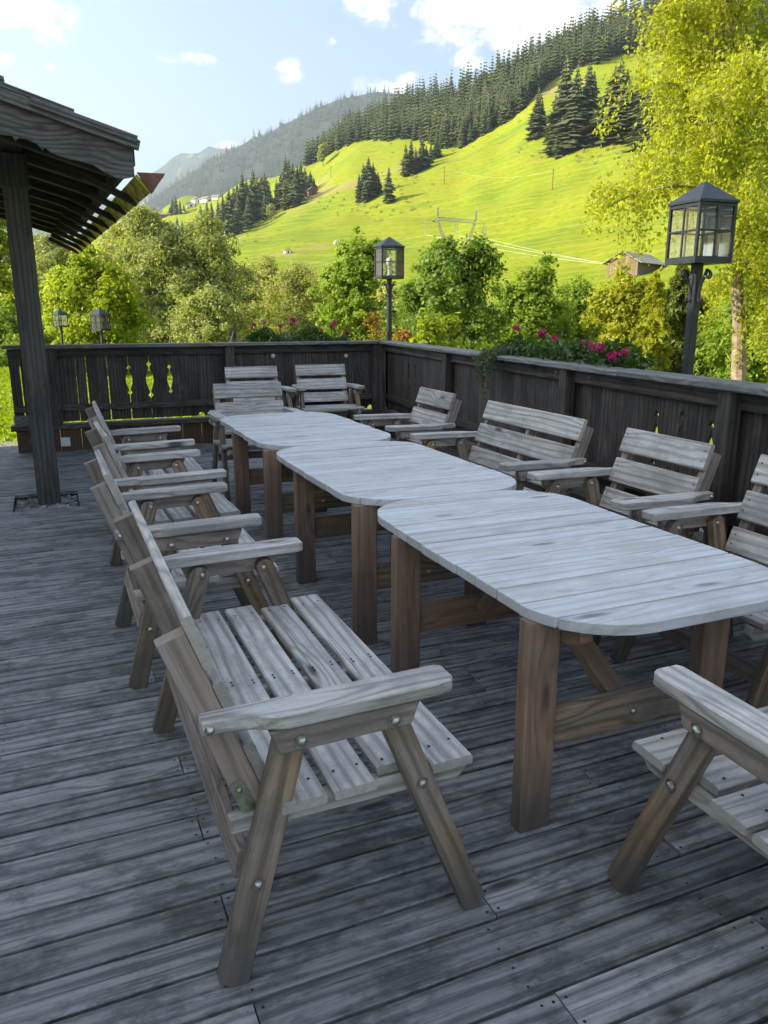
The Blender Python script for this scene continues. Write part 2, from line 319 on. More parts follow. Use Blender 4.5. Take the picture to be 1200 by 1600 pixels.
# ------------------------------------------------------------------ terrain
KN = {  # photo column -> (distance, row) pairs of the hillside profile
 -700: [(60, 520), (300, 500), (1000, 480), (3000, 470)], -200: [(60, 520), (300, 498), (700, 480), (1500, 470)],
 100: [(60, 530), (300, 470), (700, 425), (1100, 395), (1300, 388)],
 200: [(60, 530), (200, 480), (320, 448), (700, 392), (1000, 368), (1150, 355)],
 300: [(60, 530), (180, 480), (280, 435), (450, 398), (650, 372), (850, 335), (1000, 306)],
 400: [(60, 530), (170, 470), (260, 425), (350, 397), (500, 360), (700, 320), (850, 283)],
 480: [(60, 530), (160, 470), (240, 425), (320, 395), (460, 350), (600, 300), (770, 250)],
 560: [(60, 530), (160, 470), (230, 425), (300, 395), (420, 345), (540, 290), (690, 215), (800, 205)],
 640: [(60, 530), (160, 468), (230, 425), (290, 395), (410, 330), (520, 270), (650, 216), (790, 165)],
 700: [(60, 530), (160, 465), (220, 430), (290, 392), (400, 325), (500, 262), (590, 215), (770, 140)],
 760: [(60, 530), (150, 465), (210, 430), (280, 385), (390, 310), (490, 245), (560, 203), (760, 110)],
 830: [(60, 530), (140, 462), (200, 425), (270, 378), (370, 295), (470, 220), (560, 152), (745, 90)],
 900: [(60, 528), (130, 460), (190, 420), (260, 370), (360, 280), (470, 190), (610, 102), (740, 60)],
 960: [(60, 528), (120, 460), (180, 415), (250, 360), (350, 265), (470, 165), (640, 88), (740, 32)],
 1100: [(60, 525), (110, 455), (170, 400), (240, 330), (340, 230), (470, 120), (620, 40), (740, -30)],
 1500: [(60, 515), (110, 430), (170, 350), (240, 260), (340, 150), (470, 20), (620, -70), (740, -150)],
 2600: [(60, 520), (120, 430), (240, 330), (470, 120), (740, 0)]}
RAD = np.array([0, 6, 14, 20, 28, 40, 60, 80, 100, 125, 150, 175, 200, 225, 250, 280, 310, 340, 370, 400, 440, 480, 520, 560, 600, 640, 690, 740, 790, 850, 920, 1000, 1080, 1160, 1300, 1500, 1900, 2600, 4000, 7500], float)
AZK, ZK = [], []
for u, pr in sorted(KN.items()):
    d0 = ray(u, 487); AZK.append(math.degrees(math.atan2(d0[0], d0[1]))); rr = [0, 12, 20, 28]; zz = [-.45, -.45, -.45, -.5]
    for (r, v) in pr:
        d = ray(u, v); rr.append(r); zz.append(1.6 + d[2] / math.hypot(d[0], d[1]) * r)
    rl, zl = rr[-1], zz[-1]
    rr += [rl + 200, rl + 700, 7600]; zz += [zl - 12, zl - 160 if zl > 200 else zl * .6, max(0, zl * .1)]
    ZK.append(np.interp(RAD, rr, zz))
flat = np.interp(RAD, [0, 30, 200, 1000, 7600], [-.45, -.5, -1, 0, 10])
AZK = np.array([-180, -110] + AZK + [110, 180]); ZK = np.array([flat, flat] + ZK + [flat * .3 + ZK[-1] * .5, flat])
def terr(xc, yc):
    r = math.hypot(xc, yc); az = math.degrees(math.atan2(xc, yc))
    i = int(np.clip(np.searchsorted(AZK, az) - 1, 0, len(AZK) - 2)); f = (az - AZK[i]) / (AZK[i + 1] - AZK[i])
    f = f * f * (3 - 2 * f) * .5 + f * .5
    z = np.interp(r, RAD, ZK[i]) * (1 - f) + np.interp(r, RAD, ZK[i + 1]) * f
    w = min(1, max(0, (r - 130) / 200))
    z += w * (2.6 * math.sin(xc * .031 + yc * .017) * math.sin(yc * .027 - xc * .011) + 1.3 * math.sin(xc * .083 + 1) * math.sin(yc * .071 + .5 * math.sin(xc * .05)))
    return float(z)
def onhill(u, v, rmin=100, rmax=1100):      # where the line of sight meets the hillside
    d = ray(u, v); h = math.hypot(d[0], d[1]); r = rmin; prev = None
    while r < rmax:
        xc, yc = d[0] / h * r, d[1] / h * r
        if terr(xc, yc) >= 1.6 + d[2] / h * r: break
        r += 2.0
    return cw(xc, yc, terr(xc, yc)), r
azs = sorted(set(list(np.arange(-180, -30, 6)) + list(np.arange(-30, 36, .45)) + list(np.arange(36, 181, 6))))
rads = sorted(set(list(np.arange(0, 60, 5)) + list(np.arange(60, 140, 8)) + list(np.arange(140, 820, 9)) + list(np.arange(820, 1400, 30)) + [1500, 1900, 2600, 4000, 7500]))
V, F = [], []
for a in azs:
    for r in rads:
        xc, yc = r * math.sin(R(a)), r * math.cos(R(a)); V.append(cw(xc, yc, terr(xc, yc)))
nr = len(rads)
for i in range(len(azs) - 1):
    for j in range(nr - 1):
        F.append((i * nr + j, (i + 1) * nr + j, (i + 1) * nr + j + 1, i * nr + j + 1) if j else (i * nr, (i + 1) * nr + 1, i * nr + 1))
def meadow_mat():
    m, n = newmat('alpine_meadow'); p = n.n('ShaderNodeNewGeometry').outputs['Position']
    a = n.noise(p, .006, 5, .6); b = n.noise(p, .03, 5, .65); c = n.noise(n.vmath('MULTIPLY', p, (1, 1, 2.5)), .35, 4, .6)
    col = n.mix(n.rampf(a, .35, .65), (.155, .215, .004, 1), (.215, .255, .006, 1))
    col = n.mix(n.math('MULTIPLY', n.rampf(b, .45, .7), .6), col, (.25, .25, .010, 1))
    col = n.mix(n.math('MULTIPLY', n.rampf(b, .5, .28), .7), col, (.10, .165, .010, 1))
    w = n.n('ShaderNodeTexWave', {'bands_direction': 'DIAGONAL'}, Vector=n.vmath('MULTIPLY', p, (.4, .4, 2.2)), Scale=.05, Distortion=7.0, Detail=3.0).outputs['Fac']
    col = n.mix(n.math('MULTIPLY', n.rampf(w, .70, .95), .5), col, (.28, .26, .05, 1))
    col = n.mix(n.math('MULTIPLY', n.rampf(c, .45, .75), .65), col, (.085, .13, .008, 1))
    tan = n.rampf(n.noise(n.vmath('ADD', p, (310, 80, 0)), .0085, 5, .65), .555, .65)
    col = n.mix(n.math('MULTIPLY', tan, .8), col, (.27, .22, .085, 1))
    finish(n, col, .9, c, .3, .2, **{'Specular IOR Level': .1}); return m
M['meadow'] = meadow_mat()
me = bpy.data.meshes.new('meadow_hillside'); me.from_pydata(V, [], F); me.update(); me.materials.append(M['meadow'])
me.polygons.foreach_set('use_smooth', [True] * len(me.polygons))
hill = link(bpy.data.objects.new('meadow_hillside', me)); tag(hill, kind='structure')

# conifers
def conifer_mesh(seed, dense=1.0, wide=.17):
    g = random.Random(seed); mb = MB(); H = 1.0; nw = int(round(23 * dense))
    for w in range(nw):
        f = w / (nw - 1); z = .05 + .92 * f; L = wide * (1 - f) ** .85 * g.uniform(.6, 1.2) + .010
        if f < .12: L *= .75
        nb = int(11 - 5 * f); a0 = g.uniform(0, 6.3)
        for k in range(nb):
            a = a0 + k * 2 * math.pi / nb + g.uniform(-.25, .25); l = L * g.uniform(.7, 1.2); c, s = math.cos(a), math.sin(a); wd = l * .36
            zt = z + .02; zd = z - l * g.uniform(.25, .55)
            mb.add([(c * .006, s * .006, zt + .012), (c * l * .55 - s * wd, s * l * .55 + c * wd, zd + l * .16 - .012), (c * l, s * l, zd), (c * l * .55 + s * wd, s * l * .55 - c * wd, zd + l * .16 - .012)], [(0, 1, 2), (0, 2, 3)])
    me = mb.mesh('crown'); me.materials.append(M['conifer']); return me
CON = [conifer_mesh(i, random.uniform(.9, 1.2), [.19, .22, .25, .20, .28, .21][i]) for i in range(6)]
tr = MB().tube([(0, 0, -.04), (0, 0, .5), (0, 0, .95)], [.012, .008, .002], 5).mesh('trunk'); tr.materials.append(M['bark'])
def conifer(pos, h, label, group, parts=True, w=1.0):
    r = empty('conifer', pos, random.uniform(0, 6.3), label, 'conifer', group) if parts else None
    me = random.choice(CON)
    if parts:
        r.scale = (h * w, h * w, h)
        link(bpy.data.objects.new('crown', me), r); link(bpy.data.objects.new('trunk', tr), r)
    else:
        r = link(bpy.data.objects.new('conifer', me)); r.location = pos; r.rotation_euler.z = random.uniform(0, 6.3); r.scale = (h * w, h * w, h)
        tag(r, label, 'conifer', group)
    r.rotation_euler.x = random.uniform(-.04, .04); r.rotation_euler.y = random.uniform(-.04, .04)
    return r
clusters = [
 ('dark conifer in the dense stand left of centre on the meadow', 'conifers of the dense stand on the meadow',
  [(318, 378, 335), (326, 376, 330), (334, 374, 330), (343, 371, 325), (352, 367, 318), (360, 364, 312), (366, 361, 308), (373, 357, 302), (381, 353, 290), (388, 350, 296), (396, 346, 285), (403, 342, 292), (409, 339, 288), (416, 334, 285), (422, 330, 296), (349, 374, 330), (371, 366, 320), (388, 358, 318), (328, 383, 352), (415, 343, 312)]),
 ('dark conifer in the tall group beside the small brown hut on the slope', 'conifers beside the small hut',
  [(433, 328, 292), (439, 325, 283), (446, 322, 262), (452, 320, 266), (458, 318, 270), (464, 315, 272), (471, 311, 266), (478, 307, 272), (485, 302, 275), (490, 298, 282), (447, 328, 290), (462, 323, 285)]),
 ('thin conifer at the foot of the slope above the willow', 'thin conifers above the willow', [(280, 384, 350), (287, 385, 354), (276, 382, 358)]),
 ('hazy conifer in front of the white hamlet', 'conifers before the hamlet', [(270, 336, 316), (276, 336, 313), (282, 335, 318), (288, 334, 322)]),
 ('conifer in the small clump in the middle of the meadow', 'conifers of the small meadow clump', [(562, 316, 282), (569, 314, 270), (576, 312, 262), (583, 308, 268), (590, 302, 276), (571, 318, 290)]),
 ('lone conifer standing right of the small meadow clump', None, [(608, 318, 275)]),
 ('conifer in the narrow group reaching down from the forest', 'conifers reaching down from the forest', [(634, 276, 238), (641, 274, 233), (650, 270, 240), (658, 266, 228), (666, 262, 236), (673, 256, 232), (682, 248, 222)]),
 ('conifer in the large group high on the right slope', 'conifers of the large upper group',
  [(837, 216, 160), (845, 212, 172), (866, 236, 172), (874, 240, 160), (884, 232, 130), (893, 236, 142), (903, 226, 168), (913, 226, 138), (921, 222, 146), (932, 222, 172), (940, 218, 180), (952, 222, 140), (961, 222, 132), (970, 218, 142), (978, 222, 150), (988, 220, 158), (998, 226, 150), (1008, 232, 165), (1018, 236, 150), (1030, 240, 170), (876, 246, 200), (928, 230, 195)]),
]
ORD = ['leftmost', 'second from left', 'third from left', 'fourth from left', 'fifth from left', 'sixth from left', 'seventh from left', 'eighth from left', 'ninth from left', 'tenth from left', 'eleventh from left', 'twelfth from left']
for label0, group, pts in clusters:
    order = sorted(range(len(pts)), key=lambda i: pts[i][0])
    for i_, (u, v, vt) in enumerate(pts):
        k_ = order.index(i_); label = label0
        if 1 < len(pts) <= 12: label = (ORD[k_] if k_ < len(pts) - 1 else 'rightmost') + ' conifer' + label0[label0.index('conifer') + 7:]
        p, r = onhill(u, v); h = (v - vt) / 1255 * r * 1.2
        conifer(p, h, label, group, True, 1.55 if 'upper' in (group or '') else 1.35)
# forest belt along the upper hill
border = [(480, 252), (520, 232), (560, 216), (620, 214), (660, 216), (700, 228), (720, 226), (760, 204), (800, 182), (850, 128), (880, 112), (900, 102), (960, 86), (1100, 55), (1250, 40)]
bu, bv = [b[0] for b in border], [b[1] for b in border]
pts = []
tries = 0
while len(pts) < 2700 and tries < 40000:
    tries += 1
    u = random.uniform(478, 1230); vb = np.interp(u, bu, bv) - random.random() ** 1.6 * 85 + random.uniform(0, 7)
    d = ray(u, vb); p, r = onhill(u, vb, 420, 830)
    if r >= 828: 
        r = random.uniform(730, 800); az = math.atan2(d[0], d[1]); p = cw(r * math.sin(az), r * math.cos(az), terr(r * math.sin(az), r * math.cos(az)))
    pts.append((r, p))
pts.sort(key=lambda t: t[0] + random.uniform(0, 40))
for r, p in pts[:190]: conifer(p, random.uniform(11, 22), 'dark conifer on the lower edge of the forest below the skyline', 'conifers of the forest edge', False, 1.0)
def forest(name, items, mat=None):
    mb_v, mb_f, k = [], [], 0
    src = [(np.array([v.co[:] for v in me.vertices]), [tuple(pl.vertices) for pl in me.polygons]) for me in CON_LOW]
    for (p, h, w) in items:
        vv, ff = random.choice(src); a = random.uniform(0, 6.3); c, s = math.cos(a), math.sin(a)
        q = vv @ np.array([[c * h * w, s * h * w, 0], [-s * h * w, c * h * w, 0], [0, 0, h]]) + np.array(p)
        mb_v.append(q); mb_f += [tuple(i + k for i in f) for f in ff]; k += len(vv)
    me = bpy.data.meshes.new(name); me.from_pydata(np.concatenate(mb_v).tolist(), [], mb_f); me.update(); me.materials.append(M['conifer'])
    return tag(link(bpy.data.objects.new(name, me)), kind='stuff')
CON_LOW = [conifer_mesh(20 + i, .4, [.17, .2, .15][i]) for i in range(3)]
f = forest('conifer_forest', [(p, random.uniform(11, 23), random.uniform(.85, 1.3)) for r, p in pts[190:]]); tag(f, 'dense dark conifer forest covering the upper hillside', 'forest')

# far mountains, each a ridge with its own depth, and their woods
def mountain(name, prof, dist, base_v, depth, mat, seed, rough):
    g = np.random.default_rng(seed); us = np.arange(prof[0][0], prof[-1][0] + 1, 14.0); top = np.interp(us, [a for a, b in prof], [b for a, b in prof])
    V, F, rows, zz = [], [], 26, []
    for i, u in enumerate(us):
        for j in range(rows):
            t = j / (rows - 1); D = dist - depth * (1 - t); v = base_v + (top[i] - base_v) * (t ** 1.15)
            rel = rough * math.sin(t * math.pi) * (math.sin(u * .045 + 3 * t) + .6 * math.sin(u * .11 - 5 * t + 2) + .4 * math.sin(u * .23 + 9 * t))
            p = at(u, v, D + rel * 14); p.z += (g.normal() * rough * .35 if j else 0); V.append(p)
        for j in range(1, 4):
            p = at(u, top[i], dist + j * 300); p.z -= j * 150; V.append(p)
    m = rows + 3
    for i in range(len(us) - 1):
        for j in range(m - 1): F.append((i * m + j, (i + 1) * m + j, (i + 1) * m + j + 1, i * m + j + 1))
    me = bpy.data.meshes.new(name); me.from_pydata(V, [], F); me.update(); me.materials.append(mat); me.polygons.foreach_set('use_smooth', [True] * len(F))
    o = link(bpy.data.objects.new(name, me)); tag(o, kind='structure'); return o, V, m, len(us), rows
def mtn_mat():
    m, n = newmat('forested_mountainside'); p = n.n('ShaderNodeNewGeometry').outputs['Position']
    a = n.noise(p, .004, 5, .6); col = n.mix(n.rampf(a, .62, .68), (.035, .05, .03, 1), (.20, .18, .075, 1))
    finish(n, col, .95, **{'Specular IOR Level': .05}); return m
M['mountain'] = mtn_mat()
for nm, prof, dist, base, depth, sd_, rg, cnt, hh in [
  ('forested_mountain', [(-500, 420), (0, 420), (120, 395), (160, 372), (200, 343), (250, 302), (300, 268), (350, 240), (385, 222), (420, 206), (470, 181), (520, 158), (555, 150), (600, 144), (640, 148), (700, 150), (800, 160), (900, 180)], 4000, 452, 2300, 3, 10, 5400, (28, 46)),
  ('distant_mountain', [(-500, 330), (0, 330), (120, 320), (200, 300), (245, 266), (262, 250), (285, 240), (300, 240), (325, 231), (335, 229), (350, 236), (380, 226), (430, 220), (560, 215)], 8000, 470, 3200, 5, 24, 1600, (34, 52))]:
    o, VV, m, nu, rows = mountain(nm, prof, dist, base, depth, M['mountain'], sd_, rg); items = []
    while len(items) < cnt:
        i = random.randrange(nu - 1); u_ = prof[0][0] + i * 14
        if u_ < 130 or u_ > 690: continue
        j = random.randrange(5, rows - 1); a, b = random.random(), random.random()
        q = (VV[i * m + j] * (1 - a) + VV[(i + 1) * m + j] * a) * (1 - b) + (VV[i * m + j + 1] * (1 - a) + VV[(i + 1) * m + j + 1] * a) * b
        if math.sin(q.x * .008 + 1.3) * math.sin(q.z * .017 + q.y * .003) > .72: continue
        items.append((q, random.uniform(*hh), 1.3))
    w = forest('mountain_wood', items); tag(w, 'hazy blue conifer wood covering the ' + ('nearer' if nm[0] == 'f' else 'farthest') + ' mountain in the distance', 'forest')

# ------------------------------------------------------------------ deck, gravel, lawn
deck = empty('deck'); tag(deck, kind='structure')
PW = .1265; GAPB = .006; PIT_ = (-.40, .12, 6.95, 7.52)   # gravel pit x0 x1 y0 y1
nail = MB(); row = 0; y = -1.90
# rows follow the joints read off the photograph at y = 1.774 + k * 0.128
PW = .1285; y = 1.774 - 29 * PW
rr_ = random.Random(3)
while y < 10.45:
    y1 = y + PW; ym = (y + y1) / 2
    xr = 4.45 if y > -2 else 4.45
    cuts = sorted([-3.2, xr] + [c for c in ([.98, 1.62, 3.2] if row % 3 == 0 else [-1.4, 2.1] if row % 3 == 1 else [.3, 2.75])])
    if row % 5 == 2: cuts = sorted(set(cuts + [1.63]))
    segs = list(zip(cuts[:-1], cuts[1:]))
    out = []
    for (a, b) in segs:
        if y1 > PIT_[2] + .02 and y < PIT_[3] - .02 and b > PIT_[0] and a < PIT_[1]:
            if a < PIT_[0]: out.append((a, PIT_[0]))
            if b > PIT_[1]: out.append((PIT_[1], b))
        else: out.append((a, b))
    for (a, b) in out:
        if b - a < .05: continue
        g = rr_.uniform(.009, .0145)
        o = beam('deck_plank', (a + .002, ym, -.015), (b - .002, ym, -.015 + rr_.uniform(-.0015, .0015)), PW - g, .03, (0, 1, 0), M['deck'], deck, .0028)
        for j in np.arange(math.floor(a / .62) * .62 + .31, b, .62):
            if a + .03 < j < b - .03:
                for yy in (y + .028, y1 - .028):
                    if rr_.random() < .8: nail.dome((j + rr_.uniform(-.01, .01), yy + rr_.uniform(-.006, .006), .0002), (0, 0, 1), .0042, .0012, 6)
        for e in (a + .018, b - .018):
            for yy in (y + .028, y1 - .028): nail.dome((e, yy, .0002), (0, 0, 1), .0048, .0012, 6)
    y = y1; row += 1
tag(nail.build('deck_screw', M['nail'], deck), kind='stuff')
sub = MB().box((.65, 4.2, -.17), (7.6, 12.4, .1)).build('under_deck', M['nail'], deck)
# gravel bed at the post
peb = MB(); g = random.Random(5)
for i in range(900):
    x, yy = g.uniform(PIT_[0] + .01, PIT_[1] - .01), g.uniform(PIT_[2] + .01, PIT_[3] - .01); r = g.uniform(.008, .017); z = -.05 + g.uniform(0, .022)
    a = g.uniform(0, 3.1); c, s = math.cos(a), math.sin(a); q = []
    for (px, py, pz) in [(1, 0, 0), (0, 1, 0), (-1, 0, 0), (0, -1, 0), (0, 0, .7), (0, 0, -.7)]:
        px *= 1.4 * r * g.uniform(.8, 1.2); py *= r * g.uniform(.8, 1.2); q.append((x + px * c - py * s, yy + px * s + py * c, z + pz * r))
    peb.add(q, [(0, 1, 4), (1, 2, 4), (2, 3, 4), (3, 0, 4), (1, 0, 5), (2, 1, 5), (3, 2, 5), (0, 3, 5)])
peb.box(((PIT_[0] + PIT_[1]) / 2, (PIT_[2] + PIT_[3]) / 2, -.09), (PIT_[1] - PIT_[0], PIT_[3] - PIT_[2], .06))
gp = peb.build('gravel_bed', M['pebble']); tag(gp, 'grey pebble bed around the foot of the dark roof post', 'gravel', kind='stuff')
# lawn beyond the back railing
P = []
gx = rng.uniform(-9, 6, 60000); gy = rng.uniform(10.6, 34, 60000)
keep = ~((gx < -.2 - (gy - 10.6) * .0) & (gy < 13.2) & (gx + (gy - 10.6) * .35 < -.4))
gx, gy = gx[keep], gy[keep]
MB().box((-2, 23, -.40), (22, 25, .1)).build('lawn', M['meadow']); lawn = bpy.data.objects['lawn']; tag(lawn, kind='structure')
gr = leaves_mesh('lawn_grass', np.stack([gx, gy, np.full(len(gx), -.33)], 1), .07, M['grass'], aspect=1.6, droop=-2.0, seed=4); tag(gr, 'short sunlit grass of the lawn beyond the railing', 'grass', kind='stuff')
def path_mat():
    m, n = newmat('gravel_path'); p = n.n('ShaderNodeNewGeometry').outputs['Position']
    f = n.noise(p, 22, 5, .7); finish(n, n.mix(n.rampf(f, .35, .65), (.16, .14, .11, 1), (.30, .27, .22, 1)), .9, f, .5, .02); return m
MB().box((-3.0, 11.7, -.33), (5.4, 2.4, .06)).build('gravel_path', path_mat()); tag(bpy.data.objects['gravel_path'], kind='structure')

# ------------------------------------------------------------------ railings
CR = Vector((4.18, 9.80)); LE = Vector((-.43, 9.978))
dB = (CR - LE).normalized(); aR = R(6.6); dR = Vector((-math.sin(aR), -math.cos(aR)))
def motif(h):                        # half of the cut-out on a plank edge: (z, depth) going up, h = size factor
    return [(-.185, 0), (-.185 + .012, .006), (-.155, .026), (-.13, .006), (-.118, .004), (-.09, .014), (-.03, .034), (.02, .036), (.06, .028), (.10, .010), (.118, .004), (.13, .006), (.155, .026), (.178, .006), (.19, 0)]
def plank_poly(w, z0, z1, lcut=None, rcut=None, lb=False, rb=False, sc=1.0):
    p = []
    rb_ = [(w / 2 - .042, z0), (w / 2 - .036, z0 + .022), (w / 2 - .018, z0 + .040), (w / 2, z0 + .045)] if rb else [(w / 2, z0)]
    lb_ = [(-w / 2, z0 + .045), (-w / 2 + .018, z0 + .040), (-w / 2 + .036, z0 + .022), (-w / 2 + .042, z0)] if lb else [(-w / 2, z0)]
    p += rb_
    if rcut: p += [(w / 2 - d * sc, rcut + z * sc) for z, d in motif(1)]
    p += [(w / 2, z1), (-w / 2, z1)]
    if lcut: p += [(-w / 2 + d * sc, lcut + z * sc) for z, d in reversed(motif(1))]
    p += lb_
    return p
def railing(origin, d, L, name, label, motifs, posts, inward, scallops, gaps, wp, matp, mate_cap, matb=None):
    root = empty(name, (origin.x, origin.y, 0), math.atan2(d.y, d.x), label, 'railing')   # local x along, +y inward or outward
    s = 1 if inward else -1                                                             # deck side is at local y = s
    k = int(round(L / wp)); rr = random.Random(len(name) * 7 + k)
    cutpos = {}
    for x, z, sc in motifs: cutpos[int(round(x / wp))] = (z, sc)
    sc_at = {int(round(x / wp)) for x in scallops}
    for i in range(k):
        g = .0006 + (rr.random() < .05) * .003
        for (gx_, gw) in gaps:
            if abs(gx_ / wp - (i + 1)) < .5: g = gw
        l, r = cutpos.get(i), cutpos.get(i + 1)
        poly = plank_poly(wp - g, .335 + rr.uniform(0, .004), 1.165, l and l[0], r and r[0], i in sc_at, (i + 1) in sc_at, (l or r or (0, 1))[1])
        yo = rr.uniform(-.002, .002)
        o = MB().prism([(b, -a) for a, b in poly], -.0125, .0125).build('railing_plank', matp, root)
        o.rotation_euler = (R(90), R(-90), 0) ; 
        o.matrix_local = Matrix.Translation((i * wp + wp / 2 - g / 2, yo, 0)) @ Matrix(((0, -1, 0), (0, 0, -1), (1, 0, 0))).to_4x4()
    # rails, cap, sill, base boards, posts
    seg = [0] + [q for q in (L * .47,) if L > 5] + [L]
    for a, b in zip(seg[:-1], seg[1:]):
        beam('cap_board', (a + .002 - .04 * (a == 0), s * .025, 1.21 + (.0 if a == 0 else .003)), (b - .002 + .1 * (b == L), s * .025, 1.21 + (.0 if a == 0 else .003)), .23, .038, (0, 1, 0), mate_cap, root, .006)
    beam('top_rail', (0, s * .034, 1.140), (L, s * .034, 1.140), .09, .04, (0, 0, 1), matp, root)
    beam('middle_rail', (0, s * .036, .50), (L, s * .036, .50), .075, .042, (0, 0, 1), matp, root)
    beam('sill_beam', (-.05, s * .01, .285), (L + .05, s * .01, .285), .20, .055, (0, 1, 0), matp, root, .006)
    bw = .235; nb = int(math.ceil(L / bw))
    for i in range(nb):
        a = i * bw; b = min(L, a + bw)
        beam('base_board', ((a + b) / 2, s * .06, .0), ((a + b) / 2, s * .06 + rr.uniform(-.001, .001), .256), b - a - .004, .024, (1, 0, 0), matb or matp, root)
    for x, w in posts:
        beam('railing_post', (x, s * .075, .3125), (x, s * .075, 1.19), w, .075, (1, 0, 0), matp, root, .006)
    return root
wpB = .1183
rootB = railing(LE, dB, (CR - LE).length, 'timber_railing', 'dark back railing with three cut-out ornaments along the far edge of the deck',
        [(1.30, .80, .95), (1.538, .80, 1.2), (1.775, .80, .95)], [(.46, .12), (2.50, .12), (4.45, .13)], False, [2.13, 2.36, 2.6, 3.55, 3.79, 4.14, 4.37], [(.12, .012), (.83, .013), (1.06, .010), (1.30, .009), (4.14, .008)], wpB, M['rail'], M['rail_cap'], M['base'])
LR = 12.2; wpR = .128
def s_at(u):                         # distance along the right railing that photo column u sees (at mid height)
    best = None
    for i in range(1200):
        s_ = i * .01; P_ = CR + dR * s_; xc = P_.x * math.cos(PHI) - P_.y * math.sin(PHI); yc = P_.x * math.sin(PHI) + P_.y * math.cos(PHI)
        if yc < .5: break
        zc = yc * math.cos(PIT) + .75 * math.sin(PIT); uu = 600 + FPX * xc / zc
        if best is None or abs(uu - u) < best[0]: best = (abs(uu - u), s_)
    return best[1]
sx = [round(s_at(u) / wpR) * wpR for u in (1028, 1070, 1108)]
sx2 = [round(s_at(u) / wpR) * wpR for u in (641, 656)]
rootR = railing(CR, dR, LR, 'timber_railing', 'dark right railing running along the deck behind the benches and past the big lantern',
        [(sx[0], .82, 1.0), (sx[0] + wpR * 2, .82, 1.15), (sx[0] + wpR * 4, .82, 1.0), (sx2[0], .82, .9), (sx2[0] + wpR * 2, .82, .9), (sx2[0] - wpR * 2, .82, .9)],
        [(.07, .12), (s_at(708), .11), (s_at(897), .11), (s_at(1150), .11), (9.6, .11), (11.6, .11)], False, list(np.arange(sx[0] - 4 * wpR, sx[0] + 9 * wpR, 2 * wpR)) + [.5, .77], [], wpR, M['rail'], M['rail_cap'])
# light switch on the base board, two white pegs, end post
sw = empty('outdoor_socket', (.085, 9.96 - .06 - .0135, .105), 0, 'white square electrical switch on the brown base board at the left end', 'switch')
MB().box((0, -.004, 0), (.105, .012, .105), None, .004).build('face_plate', M['white'], sw, .003); MB().box((0, -.013, 0), (.062, .008, .07), None, .002).build('rocker', M['white'], sw, .002)
def on_back(u, v):
    d = ray(u, v); D = cw(d[0], d[1], d[2]); nB = Vector((-dB.y, dB.x)); t = (LE.dot(nB)) / (D.x * nB.x + D.y * nB.y); return Vector((D.x * t, D.y * t, 1.6 + D.z * t))
for (u, v, lab) in [(426, 556, 'left white round peg fixed high on the back railing'), (540, 556, 'right white round peg fixed high on the back railing near the corner')]:
    p = on_back(u, v); pg = empty('hook_peg', (p.x, p.y - .014, p.z), 0, lab, 'peg', 'white pegs on the back railing')
    MB().dome((0, 0, 0), (0, -1, 0), .024, .028, 10).build('knob', M['white'], pg, smooth=True); MB().tube([(0, .004, 0), (0, -.003, 0)], .03, 10).build('back_plate', M['steel'], pg)
beam('end_block', (.0, -.12, .375), (.16, -.12, .375), .10, .12, (0, 1, 0), M['rail_cap'], rootB, .008)

# ------------------------------------------------------------------ porch roof and its post, house beside the deck
pr = empty('porch_roof', (-.115, 7.28, 0), 0, 'low dark wooden porch roof with scalloped bargeboard carried on a post', 'porch roof')
def L2(x, y, z): return Vector((x + .115, y - 7.28, z))
beam('roof_post', L2(-.115, 7.28, -.05), L2(-.115, 7.28, 2.70), .185, .17, (1, 0, 0), M['post'], pr, .018)
beam('post_head', L2(-.115, 7.28, 2.56), L2(-.115, 7.28, 2.80), .215, .20, (1, 0, 0), M['post'], pr, .02)
SL = math.tan(R(15.8)); XE, ZE, Y0, Y1 = .672, 2.624, 6.20, 12.5     # eave x and z, gable end and far end; the eave line drifts left with distance
def rx(y): return XE - (y - Y0) * .036
def rz(x, y): return ZE + (rx(y) - x) * SL
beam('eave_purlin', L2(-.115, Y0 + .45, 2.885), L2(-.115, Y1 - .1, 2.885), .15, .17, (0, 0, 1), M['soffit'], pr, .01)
XW = -3.0
for yy in (Y0 + .6, Y1 - .6): beam('rear_post', L2(-2.8, yy, -.3), L2(-2.8, yy, rz(-2.8, yy)), .18, .18, (1, 0, 0), M['post'], pr, .015)
for i, yy in enumerate(np.arange(Y0 + .55, Y1, .62)):
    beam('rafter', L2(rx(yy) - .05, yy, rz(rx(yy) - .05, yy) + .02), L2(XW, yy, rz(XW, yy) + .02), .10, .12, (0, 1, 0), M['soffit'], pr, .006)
nb = 22
for i in range(nb):
    xa = XE - .02 - i * .168
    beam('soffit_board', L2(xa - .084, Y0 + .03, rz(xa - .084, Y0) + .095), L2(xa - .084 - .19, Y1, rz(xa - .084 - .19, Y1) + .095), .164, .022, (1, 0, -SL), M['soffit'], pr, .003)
# shingle courses: stepped layers of boards running up the slope, seen at the gable edge
random.seed(11)
for lay in range(3):
    for i in range(26):
        ya = Y0 - .05 + i * .22; off = [0, .0, .0][lay]
        segs = [(-.04, 1.35), (1.30, 2.7), (2.62, 3.7)] if lay == 0 else [(.36, 1.5), (1.45, 2.6), (2.5, 3.7)]
        if lay == 2: segs = [(.77, 1.75), (1.70, 2.75), (2.7, 3.7)]
        for (a, b) in segs:
            a_ = a + random.uniform(-.012, .012) * (i > 0)
            beam('shingle', L2(rx(ya) - a_, ya, rz(rx(ya) - a_, ya) + .125 + lay * .040), L2(rx(ya) - b, ya, rz(rx(ya) - b, ya) + .125 + lay * .040 + .012), .216, .034, (0, 1, 0), M['roof_wood'], pr, .004)
